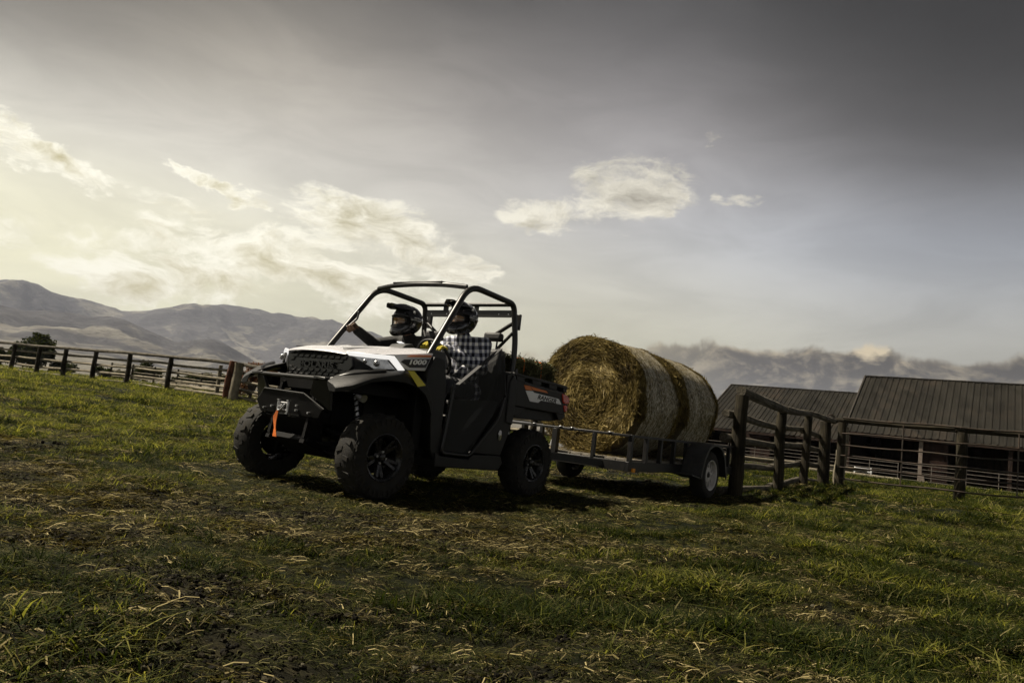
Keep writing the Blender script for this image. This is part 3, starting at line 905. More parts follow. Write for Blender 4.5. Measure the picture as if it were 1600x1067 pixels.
TR = .342
wheels = []
w0, _ = make_wheel(TR, .235, .178); cast_rim(w0, .178, .1175, M['rim'])
for i, (x, y, st, spin) in enumerate([(0, .665, -3, .2), (0, -.665, -3, 1.1), (-2.06, .665, 0, .7), (-2.06, -.665, 0, 2.2)]):
    e = w0 if i == 0 else copy_tree(w0)
    e.parent = utv; e.location = (x, y, TR)
    e.rotation_mode = 'XYZ'
    m_ = Matrix.Rotation(R(st) + (math.pi if y < 0 else 0), 3, 'Z') @ Matrix.Rotation(spin, 3, 'Y')
    e.rotation_euler = m_.to_euler()

# --- hood
mb = MB()
xs_ = [.250, .235, .15, .03, -.10, -.26, -.40, -.50]
half = [.375, .40, .43, .47, .54, .61, .67, .69]
zc_ = [1.128, 1.150, 1.176, 1.196, 1.212, 1.232, 1.254, 1.270]
ze_ = [1.112, 1.124, 1.136, 1.148, 1.162, 1.190, 1.216, 1.232]
nj = 17; top_ = []
for x, hw, zc0, ze0 in zip(xs_, half, zc_, ze_):
    row = []
    for j in range(nj):
        u = -1 + 2 * j / (nj - 1); a = abs(u)
        z = ze0 + (zc0 - ze0) * (1 - a ** 3.2) + (.012 * math.exp(-((a - .62) / .10) ** 2) if x < .15 else 0) - (.014 * math.exp(-((a - .45) / .09) ** 2) if x < .1 else 0)
        row.append((x - .05 * u * u * (1 if x > .1 else 0), u * hw, z))
    top_.append(row)
vs = [p for r_ in top_ for p in r_]; lo = [(p[0] - .006, p[1] * .985, p[2] - .022) for p in vs]
nv = len(vs); fs = []
for i in range(len(top_) - 1):
    for j in range(nj - 1):
        a = i * nj + j
        fs.append((a, a + 1, a + nj + 1, a + nj)); fs.append((nv + a, nv + a + nj, nv + a + nj + 1, nv + a + 1))
bd = [j for j in range(nj)] + [i * nj + nj - 1 for i in range(1, len(top_))] + [(len(top_) - 1) * nj + j for j in range(nj - 2, -1, -1)] + [i * nj for i in range(len(top_) - 2, 0, -1)]
for q in range(len(bd)):
    a, b = bd[q], bd[(q + 1) % len(bd)]; fs.append((b, a, nv + a, nv + b))
mb.raw(vs, fs)
hood = obj('hood', mb, M['white'], utv, smooth=45)
hood.modifiers.new('smooth', 'SUBSURF').levels = 1; hood.modifiers['smooth'].render_levels = 2
# hood lid edge lines
mb = MB()
for s_ in (-1, 1): mb.tube([(.16, s_ * .30, 1.163), (.0, s_ * .335, 1.190), (-.25, s_ * .40, 1.222), (-.46, s_ * .44, 1.250)], .004, 6)
obj('hood_seam', mb, M['black'], utv, smooth=60)
# white shoulder panels with the print
for s_ in (1, -1):
    mb = MB()
    pts = [(-.005, 1.150), (-.10, 1.165), (-.48, 1.228), (-.405, 1.068), (-.235, 1.052), (-.12, 1.082)]
    yy = lambda x: .600 + .09 * min(1, (-x) / .4)
    out = [(x, s_ * (yy(x) + .012), z) for x, z in pts]; inn = [(x, s_ * (yy(x) - .10), z) for x, z in pts]
    n = len(pts)
    F = [tuple(range(n)), tuple(range(2 * n - 1, n - 1, -1))] + [(i, n + i, n + (i + 1) % n, (i + 1) % n) for i in range(n)]
    mb.raw(out + inn, F)
    obj('shoulder_panel', mb, M['white'], utv, bevel=.006)

# --- nose: grille shell and flanks
mb = MB()
mb.front([(-.36, .915), (.34, .915), (.44, 1.02), (.42, 1.118), (-.40, 1.118), (-.42, 1.02)], .08, .160)
gr = obj('grille', mb, M['black'], utv, bevel=.01)
mb = MB(); rows = 7
for r_ in range(rows):
    z = .932 + r_ * .0285
    if r_ == 3: continue
    for k in range(9):
        y = -.335 + k * .078 + (.039 if r_ % 2 else 0)
        if y > .38 or (r_ == 0 and y > .30): continue
        if r_ in (2, 4) and abs(y - .01) < .27: continue
        mb.box((.166, y, z), (.014, .050, .009))
        if r_ not in (2, 3): mb.bar((.165, y + .026, z), (.165, y + .039, z + .024), .008, .006, up=(1, 0, 0))
obj('grille_mesh', mb, M['plastic'], gr, bevel=.002, seg=1)['kind'] = 'stuff'
def lettering(name, body, size, loc, xdir, up_, mat, parent, depth=.002, shear=0.0, sx=1.0, off=0.0, align='CENTER'):
    cu = bpy.data.curves.new(name, 'FONT'); cu.body = body; cu.size = size; cu.extrude = depth; cu.shear = shear
    cu.align_x = align; cu.align_y = 'CENTER'; cu.offset = off; cu.space_character = 1.05
    cu.materials.append(mat)
    o = bpy.data.objects.new(name, cu); C.objects.link(o); o.parent = parent
    x = Vector(xdir).normalized(); z = x.cross(Vector(up_)).normalized(); u = z.cross(x)
    m_ = Matrix((x * sx, u, z)).transposed().to_4x4(); m_.translation = Vector(loc)
    me = bpy.data.meshes.new_from_object(o); bpy.data.objects.remove(o)
    o = bpy.data.objects.new(name, me); C.objects.link(o); o.parent = parent; o.matrix_local = m_
    return o
lettering('lettering', 'POLARIS', .072, (.176, .015, 1.0175), (0, 1, 0), (0, 0, 1), M['letters'], gr, .006, 0, 1.55, .0022)

# nose flanks (dark, between grille and fender) both sides
def flank(s_):
    mb = MB()
    A = [(.155, .40 * s_, 1.118), (.165, .36 * s_, .915), (.08, .62 * s_, .945), (-.06, .66 * s_, 1.03), (-.08, .66 * s_, 1.145), (.02, .53 * s_, 1.150)]
    B = [(p[0] - .12, p[1] - .08 * s_, p[2]) for p in A]
    n = len(A); mb.raw(A + B, [tuple(range(n)) if s_ < 0 else tuple(range(n - 1, -1, -1)), tuple(range(n, 2 * n)) if s_ > 0 else tuple(range(2 * n - 1, n - 1, -1))] + [(i, (i + 1) % n, n + (i + 1) % n, n + i) for i in range(n)])
    return obj('nose_flank', mb, P_, utv, bevel=.006)
flank(1); flank(-1)
# headlights
def lamp(s_):
    def on(y, z):   # point on the slanting flank face
        t = (abs(y) - .36) / .30
        return Vector((.172 - .070 * t - .150 * t * t + .004, y, z))
    n_ = Vector((.6, .8 * s_, .05)).normalized()
    Ls = [(.415, 1.104), (.630, 1.106), (.682, 1.036), (.570, 1.018)]
    mb = MB(); pts = [on(s_ * y, z) + n_ * .004 for y, z in Ls]; mb.prism(pts if s_ < 0 else pts[::-1], n_ * .022)
    hl = obj('headlight', mb, M['lens'], utv, bevel=.004)
    mb = MB(); c = on(s_ * .58, 1.068) + n_ * .028
    mb.ell(c, .026, 12, 8); mb.ell(on(s_ * .51, 1.075) + n_ * .026, .018, 10, 6)
    objs('bulb', mb, M['steel'], hl, smooth=180)
    mb = MB()
    q = [(.360, 1.136), (.668, 1.140), (.725, 1.040), (.695, 1.032), (.645, 1.108), (.385, 1.106)]
    pts = [on(s_ * y, z) + n_ * .014 for y, z in q]; mb.prism(pts if s_ < 0 else pts[::-1], n_ * .030)
    obj('lamp_frame', mb, M['drl'], hl, bevel=.002, seg=1)
lamp(1); lamp(-1)

# --- front fenders: flared guards above the wheels
def fender(s_):
    mb = MB()
    # section swept along X: (x, inner y, outer y, z inner top, z outer top, z lower lip)
    S = [(.44, .50, .60, .885, .850, .80), (.36, .48, .70, .930, .885, .832), (.22, .48, .755, .985, .955, .905), (.06, .50, .775, 1.030, .995, .938),
         (-.12, .54, .785, 1.068, 1.035, .940), (-.26, .56, .785, 1.075, 1.020, .915), (-.36, .60, .780, 1.055, .975, .870), (-.44, .62, .765, 1.02, .90, .79), (-.50, .64, .750, .98, .82, .70)]
    for (x, yi, yo, zi, zo, zl) in S:
        mb.v += [(x, s_ * yi, zi), (x, s_ * (yo - .03), zo + .004), (x, s_ * yo, zo - .02), (x, s_ * (yo - .004), zl), (x, s_ * (yo - .05), zl + .004), (x, s_ * (yo - .07), zo - .045), (x, s_ * yi, zi - .03)]
    k = 7
    for i in range(len(S) - 1):
        for j in range(k):
            a, b = i * k + j, i * k + (j + 1) % k
            mb.addf((a, b, b + k, a + k) if s_ > 0 else (b, a, a + k, b + k))
    mb.addf(range(k) if s_ < 0 else range(k - 1, -1, -1)); e_ = (len(S) - 1) * k; mb.addf([e_ + j for j in (range(k) if s_ > 0 else range(k - 1, -1, -1))])
    f = obj('front_fender', mb, P_, utv, smooth=35, bevel=.004)
    return f
for s_ in (1, -1):
    f = fender(s_)
    mb = MB()   # yellow stripe
    y0 = .792 * s_
    pts = [(-.105, s_ * .792, 1.040), (-.175, s_ * .793, 1.045), (-.325, s_ * .797, .945), (-.235, s_ * .797, .925)]
    up3 = [(-.100, s_ * .640, 1.066), (-.170, s_ * .640, 1.070)]
    mb.prism(pts if s_ < 0 else pts[::-1], (0, .004 * s_, 0))
    obj('yellow_stripe', mb, M['yellow'], f)
# tag print on the shoulder: orange bar, black tag, number
for s_ in (1, -1):
    def tp(x, z, d=.0): return (x, s_ * (.6145 + .09 * min(1, -x / .4) + d), z)
    for nm, q, m_, d in (('orange_bar', [(-.205, 1.160), (-.245, 1.175), (-.458, 1.208), (-.447, 1.190)], M['orange'], .0), ('number_tag', [(-.158, 1.112), (-.185, 1.135), (-.440, 1.176), (-.398, 1.096), (-.245, 1.076)], M['print_black'], .0)):
        mb = MB(); pts = [tp(x, z, d) for x, z in q]; mb.prism(pts if s_ < 0 else pts[::-1], (0, .003 * s_, 0))
        o_ = obj(nm, mb, m_, utv)
    if s_ > 0:
        lettering('lettering', '1000', .052, tp(-.305, 1.127, .0055), (-.40, .088, .052), (0, 0, 1), M['print_white'], o_, .001, .25, 1.62, .0022)
    else:
        lettering('lettering', '1000', .052, tp(-.305, 1.127, .0055), (.40, .088, -.052), (0, 0, 1), M['print_white'], o_, .001, .25, 1.62, .0022)

# --- cowl side panels (between wheel and door), rockers and rear cab corners
for s_ in (1, -1):
    def sd(name, xz, y0, y1, mat=P_, bv=.008):
        mb = MB(); mb.side(xz if s_ < 0 else xz, s_ * y0, s_ * y1)
        return obj(name, mb, mat, utv, bevel=bv)
    sd('cowl_panel', [(-.40, 1.066), (-.47, 1.20), (-.60, 1.19), (-.655, .98), (-.67, .34), (-.60, .335), (-.545, .42), (-.50, .70), (-.445, .86), (-.40, .92)], .60, .735)
    sd('rocker', [(-.60, .28), (-1.50, .26), (-1.56, .33), (-1.52, .40), (-1.10, .40), (-1.04, .355), (-.66, .375), (-.60, .40)], .50, .755)
    sd('rear_cab_panel', [(-1.07, .385), (-1.13, .41), (-1.52, .40), (-1.62, .62), (-1.66, .86), (-1.64, 1.16), (-1.57, 1.205), (-1.50, 1.17), (-1.515, .95), (-1.46, .80)], .62, .748)
    sd('rear_cab_ridge', [(-1.53, .72), (-1.64, .70), (-1.655, .88), (-1.64, 1.13), (-1.58, 1.18), (-1.535, 1.10)], .700, .762)
    mb = MB(); mb.lathe([(0, 0), (.032, 0), (.036, .006), (.0, .010)], 20, Matrix.Translation((-1.47, s_ * .75, .592)) @ Matrix.Rotation(0 if s_ > 0 else math.pi, 4, 'Z') @ Matrix.Diagonal((.75, 1, 1.35, 1)))
    obj('side_reflector', mb, M['lens'], utv, smooth=50)
    # door frame and net
    fr = round_path([(-.765, s_ * .725, 1.0), (-.70, s_ * .745, .60), (-.665, s_ * .75, .40), (-1.05, s_ * .75, .385), (-1.42, s_ * .75, .745), (-1.50, s_ * .735, .95)], .05)
    mb = MB(); mb.tube(fr, .015, 8); dr = obj('door_frame', mb, M['cage'], utv, smooth=60)
    mb = MB(); mb.bar((-.75, s_ * .728, .955), (-1.40, s_ * .700, 1.40), .010, .045, up=(0, s_, 0)); mb.bar((-1.42, s_ * .715, 1.38), (-1.50, s_ * .728, .97), .010, .040, up=(0, s_, 0))
    objs('net_strap', mb, M['seat'], dr)
    mb = MB(); nI, nJ = 12, 10
    def dn(u, v):
        fx = [(-.765, 1.0), (-.665, .40)]; 
        front = (-.765 + .10 * v + .0, .975 - .575 * v)
        rear_top, rear_mid, rear_bot = (-1.42, 1.36), (-1.49, .95), (-1.05, .39)
        if v < .42: t = v / .42; rear = (rear_top[0] + (rear_mid[0] - rear_top[0]) * t, rear_top[1] + (rear_mid[1] - rear_top[1]) * t)
        else: t = (v - .42) / .58; rear = (rear_mid[0] + (rear_bot[0] - rear_mid[0]) * t, rear_mid[1] + (rear_bot[1] - rear_mid[1]) * t)
        x = front[0] + (rear[0] - front[0]) * u; z = front[1] + (rear[1] - front[1]) * u
        y = .738 - .025 * math.sin(math.pi * u) * math.sin(math.pi * v) + .008 * math.sin(9 * (u + v)) * math.sin(math.pi * u)
        return (x, s_ * y, z)
    for i in range(nI + 1):
        for j in range(nJ + 1): mb.v.append(dn(i / nI, j / nJ))
    for i in range(nI):
        for j in range(nJ):
            a = i * (nJ + 1) + j; mb.addf((a, a + 1, a + nJ + 2, a + nJ + 1))
    o_ = obj('door_net', mb, M['net'], dr, smooth=180)
    # solid lower door skin
    mb = MB(); mb.side([(-.735, .86), (-.68, .43), (-1.04, .41), (-1.38, .76), (-1.44, .90), (-1.30, .90)], s_ * .705, s_ * .712)
    obj('door_skin', mb, M['seat'], dr)
    # dark inner step
    sd('inner_step', [(-.62, .40), (-1.03, .40), (-1.10, .46), (-.62, .46)], .40, .68, M['chassis'])

# --- bumper
mb = MB()
def tilt_plate(yz, x_top, z_top, slope, th=.03):
    A = [(x_top - (z_top - z) * slope, y, z) for y, z in yz]; mb.prism(A, (-th, 0, 0))
tilt_plate([(-.43, .68), (-.31, .772), (.20, .762), (.42, .655), (.37, .585), (-.37, .585)], .405, .77, .18)
bp = obj('bumper', mb, M['chassis'], utv, bevel=.006)
mb = MB(); tilt_plate([(-.33, .572), (.33, .572), (.25, .40), (-.25, .40)], .355, .575, .75); obj('lower_plate', mb, M['chassis'], bp, bevel=.005)
for s_ in (1, -1):
    mb = MB()
    A = [(.440, s_ * .33, .905), (.385, s_ * .47, .895), (.350, s_ * .46, .655), (.405, s_ * .27, .768)]
    B = [(p[0] - .030, p[1], p[2]) for p in A]
    mb.raw(A + B, [(0, 1, 2, 3), (7, 6, 5, 4), (0, 4, 5, 1), (1, 5, 6, 2), (2, 6, 7, 3), (3, 7, 4, 0)] if s_ < 0 else [(3, 2, 1, 0), (4, 5, 6, 7), (1, 5, 4, 0), (2, 6, 5, 1), (3, 7, 6, 2), (0, 4, 7, 3)])
    mb.front([(s_ * .33, .893), (s_ * .47, .883), (s_ * .47, .905), (s_ * .33, .915)][::(1 if s_ > 0 else -1)], .30, .442)
    obj('bumper_wing', mb, M['cage'], bp, bevel=.005)
    mb = MB(); mb.tube(round_path([(.36, s_ * .44, .90), (.30, s_ * .56, .95), (.18, s_ * .66, .985), (.06, s_ * .72, 1.015)], .05), .014, 8); obj('brush_bar', mb, M['cage'], bp, smooth=60)
    mb = MB(); mb.bar((.38, s_ * .22, .40), (.05, s_ * .20, .30), .05, .03); mb.bar((.38, s_ * .30, .70), (.1, s_ * .26, .80), .04, .04); objs('bumper_mount', mb, M['chassis'], bp)
mb = MB(); mb.tube([(.425, -.36, .895), (.425, .36, .893)], .017, 10); obj('bumper_tube', mb, M['cage'], bp, smooth=60)
mb = MB(); mb.tube([(.405, -.31, .776), (.405, .20, .766)], .008, 8); mb.tube([(.405, .20, .766), (.37, .42, .66)], .008, 8); mb.tube([(.405, -.31, .776), (.37, -.43, .68)], .008, 8); obj('bumper_edge', mb, M['cage'], bp, smooth=60)
# winch, fairlead, hook and strap
mb = MB(); mb.box((.30, -.02, .64), (.13, .34, .10)); mb.cyl((.30, -.22, .64), (.30, .18, .64), .055, n=14)
wn = obj('winch', mb, M['chassis'], utv, bevel=.006)
mb = MB()
for y in (-.065, .055): mb.cyl((.428, y, .603), (.428, y, .690), .012, n=12); mb.box((.428, y, .698), (.024, .026, .008)); mb.box((.428, y, .595), (.024, .026, .008))
for z in (.618, .676): mb.cyl((.424, -.055, z), (.424, .045, z), .008, n=10)
obj('fairlead', mb, M['steel'], wn, smooth=50)
mb = MB(); hk = [(.442, .030, .668), (.450, .018, .640), (.455, -.004, .616), (.452, -.030, .612), (.448, -.038, .632), (.446, -.024, .650), (.444, .004, .662)]
mb.tube(round_path(hk, .02, 3), .0085, 8); obj('winch_hook', mb, M['steel'], wn, smooth=60)
mb = MB(); sp = [(.458, -.030, .612), (.462, -.044, .560), (.460, -.042, .52), (.462, -.026, .47), (.458, -.022, .405)]
for i, p in enumerate(sp):
    hw = (.012, .018, .019, .018, .021)[i]; tw = .006 * math.sin(i * 1.7)
    mb.v += [(p[0] + tw, p[1] - hw, p[2]), (p[0] - tw, p[1] + hw, p[2]), (p[0] - tw - .004, p[1] + hw, p[2]), (p[0] + tw - .004, p[1] - hw, p[2])]
for i in range(4):
    for j in range(4): a, b = i * 4 + j, i * 4 + (j + 1) % 4; mb.addf((a, b, b + 4, a + 4))
mb.addf((0, 1, 2, 3)); mb.addf((19, 18, 17, 16))
obj('winch_strap', mb, M['strap'], wn, smooth=40)
mb = MB()
for y, z in ((.115, .665), (.115, .628), (-.30, .62), (.27, .62), (-.2, .64)): mb.cyl((.375, y, z), (.403, y, z), .009, n=6)
obj('bumper_bolts', mb, M['steel'], bp)['kind'] = 'stuff'
mb = MB(); mb.box((.385, .0, .590), (.008, .30, .012)); obj('fairlead_plate', mb, M['cage'], bp)

# --- roll cage
cg = empty('roll_cage', utv)
def rtube(name, pts, r=.027, rad=.11, par=cg, n=10):
    mb = MB(); mb.tube(round_path(pts, rad, 6), r, n); return obj(name, mb, M['cage'], par, smooth=50)
for s_ in (1, -1):
    rtube('side_hoop', [(-.46, s_ * .665, 1.21), (-.955, s_ * .60, 1.925), (-1.665, s_ * .60, 1.885), (-1.735, s_ * .625, 1.45), (-1.665, s_ * .645, .95)], .029, [.17, .075, .15])
    rtube('rear_brace', [(-1.70, s_ * .59, 1.70), (-1.66, s_ * .28, 1.50), (-1.60, s_ * .12, 1.44)], .020, .05)
    rtube('rear_strut', [(-1.695, s_ * .60, 1.60), (-1.62, s_ * .42, 1.36), (-1.58, s_ * .34, 1.12)], .017, .05)
    rtube('rear_strut', [(-1.60, s_ * .46, 1.42), (-1.62, s_ * .47, 1.10)], .013, .05)
    mb = MB(); mb.box((-1.765, s_ * .60, 1.72), (.03, .06, .16)); mb.box((-1.76, s_ * .64, 1.22), (.04, .035, .07)); objs('cage_bracket', mb, M['cage'], cg, bevel=.006)
    # grab handle on the A pillar
rtube('grab_handle', [(-.625, -.63, 1.46), (-.64, -.60, 1.47), (-.72, -.585, 1.56), (-.74, -.60, 1.63), (-.735, -.62, 1.62)], .011, .02)
rtube('front_header', [(-.945, .58, 1.905), (-.90, .36, 1.922), (-.89, 0, 1.930), (-.90, -.36, 1.922), (-.945, -.58, 1.905)], .024, .12)
mb = MB(); mb.box((-.925, .0, 1.948), (.10, .64, .014)); obj('header_plate', mb, M['cage'], cg, bevel=.004)
rtube('rear_header', [(-1.66, .58, 1.880), (-1.66, -.58, 1.880)], .022)
mb = MB()
z0, z1 = 1.752, 1.825
mb.box((-1.675, 0, (z0 + z1) / 2), (.012, 1.15, z1 - z0))
for y, wd in ((-.30, .07), (.12, .06)): mb.box((-1.672, y, 1.845), (.010, wd, .055))
obj('rear_panel', mb, M['cage'], cg, bevel=.003)
mb = MB()
for y in (-.50, -.28, .42, .54): mb.cyl((-1.668, y, 1.785), (-1.682, y, 1.785), .006, n=8)
obj('panel_rivets', mb, M['steel'], cg)['kind'] = 'stuff'

# --- floor, dash, seat, steering
mb = MB(); mb.box((-1.05, 0, .40), (1.15, 1.30, .05)); mb.box((-.52, 0, .70), (.05, 1.24, .62)); obj('cab_floor', mb, M['chassis'], utv, bevel=.005)
mb = MB()
mb.prism([(-.49, -.64, 1.235), (-.55, -.62, 1.275), (-.70, -.60, 1.265), (-.76, -.60, 1.16), (-.66, -.60, .98), (-.53, -.62, .98)], (0, 1.24, 0))
ds = obj('dashboard', mb, M['dash'], utv, bevel=.015)
mb = MB(); mb.prism([(-.60, -.01, 1.262), (-.66, -.01, 1.315), (-.74, -.01, 1.335), (-.80, -.01, 1.28), (-.76, -.01, 1.22)], (0, .20, 0)); gg = obj('gauge_pod', mb, M['dash'], ds, bevel=.012)
mb = MB(); mb.box((-.715, .06, 1.336), (.05, .06, .006), (0, -.25, 0)); obj('gauge_glass', mb, M['drl'], gg)
mb = MB(); mb.cyl((-.62, .26, 1.06), (-.96, .26, 1.22), .028); obj('steering_column', mb, M['chassis'], utv, smooth=60)
sw = empty('steering_wheel', utv, (-.975, .26, 1.235), (0, R(-57), 0))
mb = MB(); mb.tube([(.19 * math.cos(a), .19 * math.sin(a), 0) for a in np.linspace(0, 2 * math.pi, 33)[:-1]], .014, 8, closed=True); obj('wheel_ring', mb, M['seat'], sw, smooth=180)
mb = MB(); mb.cyl((0, 0, -.03), (0, 0, .012), .045)
for a in (0, 2.2, 4.1): mb.bar((0, 0, -.005), (.185 * math.cos(a), .185 * math.sin(a), 0), .035, .010)
obj('wheel_spokes', mb, M['seat'], sw, bevel=.003)
mb = MB(); mb.box((-1.30, 0, .80), (.52, 1.20, .15)); obj('seat_cushion', mb, M['seat'], utv, bevel=.04, seg=3)
mb = MB(); mb.box((-1.30, 0, .56), (.50, 1.22, .30)); obj('seat_base', mb, M['plastic'], utv, bevel=.02)
for y in (-.40, 0, .40):
    mb = MB(); mb.box((-1.56, y, 1.12), (.11, .37, .60), (0, R(-9), 0)); obj('seat_back', mb, M['seat'], utv, bevel=.04, seg=3)
for y in (-.40, .40):
    mb = MB(); mb.box((-1.63, y + .02, 1.545), (.085, .20, .085), (0, R(-6), R(8))); hr = obj('headrest', mb, M['seat'], utv, bevel=.025, seg=3)
    mb = MB(); mb.cyl((-1.62, y - .05, 1.36), (-1.63, y - .05, 1.52), .009); mb.cyl((-1.62, y + .07, 1.36), (-1.63, y + .07, 1.52), .009); objs('headrest_post', mb, M['cage'], hr, smooth=60)
# dark firewall / engine mass
mb = MB(); mb.box((-.02, 0, .72), (.34, .52, .36)); mb.box((-1.9, 0, .50), (.55, .66, .34)); mb.box((-1.0, 0, .32), (2.2, .62, .10)); mb.box((.20, 0, .86), (.16, .60, .12)); obj('chassis_core', mb, M['chassis'], utv, bevel=.01)
mb = MB()
mb.prism([(.36, -.24, .40), (.10, -.26, .28), (.05, -.26, .30), (.34, -.24, .44)], (0, .50, 0)); obj('skid_plate', mb, M['chassis'], utv, bevel=.004)
# suspension
for fx in (0, -2.06):
    for s_ in (1, -1):
        for z0_, z1_ in ((.33, .27), (.50, .42)):
            mb = MB(); mb.tube([(fx + .15, s_ * .22, z0_), (fx, s_ * .56, z1_)], .017, 8); mb.tube([(fx - .15, s_ * .22, z0_), (fx, s_ * .56, z1_)], .017, 8); obj('control_arm', mb, M['chassis'], utv, smooth=60)
        mb = MB(); mb.cyl((fx + .02, s_ * .24, .38), (fx + .0, s_ * .58, .345), .016); obj('axle_shaft', mb, M['chassis'], utv, smooth=60)
        mb = MB(); a, b = Vector((fx + .02, s_ * .34, .88)), Vector((fx + .02, s_ * .47, .46))
        mb.cyl(a, b, .018, n=10); sk = obj('shock_absorber', mb, M['steel'], utv, smooth=60)
        mb = MB(); d = (b - a).normalized(); xx = d.orthogonal().normalized(); yy_ = d.cross(xx); L = (b - a).length * .82
        mb.tube([a + d * (L * t / 72 + .02) + (xx * math.cos(t * .7) + yy_ * math.sin(t * .7)) * .038 for t in range(73)], .007, 6); obj('spring', mb, M['chassis'], sk, smooth=180)
        mb = MB(); mb.box((fx, s_ * .56, .345), (.09, .05, .22)); obj('wheel_knuckle', mb, M['chassis'], utv, bevel=.01)
mb = MB(); mb.cyl((.02, .40, .80), (.02, .47, .78), .035, n=14); obj('shock_reservoir', mb, M['brass'] if 'brass' in M else M['steel'], utv, smooth=50)
mb = MB()
for s_ in (1, -1): mb.box((-.05, s_ * .52, .86), (.62, .14, .10)); mb.box((-.42, s_ * .56, .66), (.10, .22, .52))
objs('wheel_well', mb, M['chassis'], utv, bevel=.01)
mb = MB()
for s_ in (1, -1): mb.bar((.34, s_ * .22, .62), (-.5, s_ * .24, .60), .035, .035); mb.bar((.30, s_ * .22, .84), (-.5, s_ * .3, .98), .03, .03); mb.bar((.30, s_ * .22, .84), (.36, s_ * .22, .42), .03, .03)
objs('front_frame', mb, M['chassis'], utv)

# --- cargo box
bx = empty('cargo_box', utv)
for s_ in (1, -1):
    def q(name, xz, y0, y1, mat=P_, bv=.008, par=bx):
        mb = MB(); mb.side(xz, s_ * y0, s_ * y1); return obj(name, mb, mat, par, bevel=bv)
    q('side_wall', [(-1.665, .885), (-1.665, 1.15), (-1.70, 1.165), (-1.80, 1.14), (-2.54, 1.10), (-2.63, 1.06), (-2.66, .96), (-2.60, .865)], .66, .735)
    q('top_rail', [(-1.62, 1.178), (-1.62, 1.206), (-2.60, 1.172), (-2.60, 1.142)], .655, .742, bv=.006)
    for x0, x1 in ((-1.66, -1.80), (-1.93, -2.10), (-2.24, -2.40), (-2.52, -2.60)):
        sl = lambda x: 1.180 + (x + 1.64) * .034
        q('rail_pocket', [(x0, sl(x0) + .002), (x0 - .01, sl(x0) - .045), (x1 + .01, sl(x1) - .045), (x1, sl(x1) + .002)], .675, .738, bv=.003)
    q('side_groove', [(-1.79, 1.128), (-2.53, 1.092), (-2.53, 1.078), (-1.80, 1.112)], .690, .739, M['cage'], .002)
    q('lower_skirt', [(-1.665, .885), (-2.58, .872), (-2.60, .835), (-2.50, .79), (-2.36, .775), (-1.655, .762)], .56, .688)
    q('skirt_gusset', [(-1.665, .885), (-1.86, .880), (-1.76, .790), (-1.655, .770)], .60, .728)
    q('skirt_gusset', [(-2.44, .872), (-2.62, .875), (-2.63, .845), (-2.56, .80), (-2.50, .80)], .60, .728)
    mb = MB(); mb.side([(-1.832, 1.050), (-1.955, 1.056), (-1.985, 1.044), (-2.455, 1.022), (-2.515, .968), (-2.12, .978), (-2.075, .950), (-1.925, .952)], s_ * .735, s_ * .739)
    dc = obj('name_plate', mb, M['print_white'], bx)
    mb = MB(); mb.side([(-1.795, 1.100), (-1.89, 1.103), (-1.955, 1.062), (-1.834, 1.058)], s_ * .735, s_ * .739); mb.side([(-1.90, 1.101), (-2.20, 1.083), (-2.24, 1.062), (-1.965, 1.068)], s_ * .735, s_ * .737)
    obj('orange_flash', mb, M['orange'], bx)
    xd = (-1, 0, -.045) if s_ > 0 else (1, 0, .045)
    lettering('lettering', 'RANGER', .063, (-2.225, s_ * .7405, .999), xd, (0, 0, 1), M['print_black'], dc, .001, .28, 1.40, .0018)
    mb = MB(); mb.side([(-2.505, 1.085), (-2.60, 1.078), (-2.655, 1.045), (-2.655, .985), (-2.56, .98), (-2.53, 1.0)], s_ * .65, s_ * .748); obj('tail_light', mb, M['red'], bx, bevel=.01)
    mb = MB(); mb.side([(-2.56, .965), (-2.64, .967), (-2.635, .90), (-2.58, .895)], s_ * .65, s_ * .745); obj('lower_tail_light', mb, M['red'], bx, bevel=.008)
mb = MB(); mb.box((-2.13, 0, .89), (.96, 1.32, .03)); obj('box_floor', mb, P_, bx)
mb = MB(); mb.box((-1.66, 0, 1.03), (.035, 1.34, .28)); obj('front_wall', mb, P_, bx, bevel=.005)
mb = MB(); mb.box((-2.60, 0, 1.02), (.045, 1.30, .26)); obj('tailgate', mb, P_, bx, bevel=.006)
# exhaust and hitch
mb = MB(); mb.cyl((-2.35, -.25, .62), (-2.58, -.25, .64), .05, n=14); obj('exhaust', mb, M['steel'], utv, smooth=50)
mb = MB(); mb.box((-2.45, 0, .42), (.42, .06, .06)); mb.bar((-2.3, .2, .60), (-2.35, .05, .42), .04, .04); mb.bar((-2.3, -.2, .60), (-2.35, -.05, .42), .04, .04); mb.box((-2.70, 0, .42), (.16, .055, .02)); mb.ell((-2.74, 0, .465), .027, 12, 8); mb.cyl((-2.74, 0, .42), (-2.74, 0, .45), .012); obj('tow_hitch', mb, M['chassis'], utv, smooth=40)
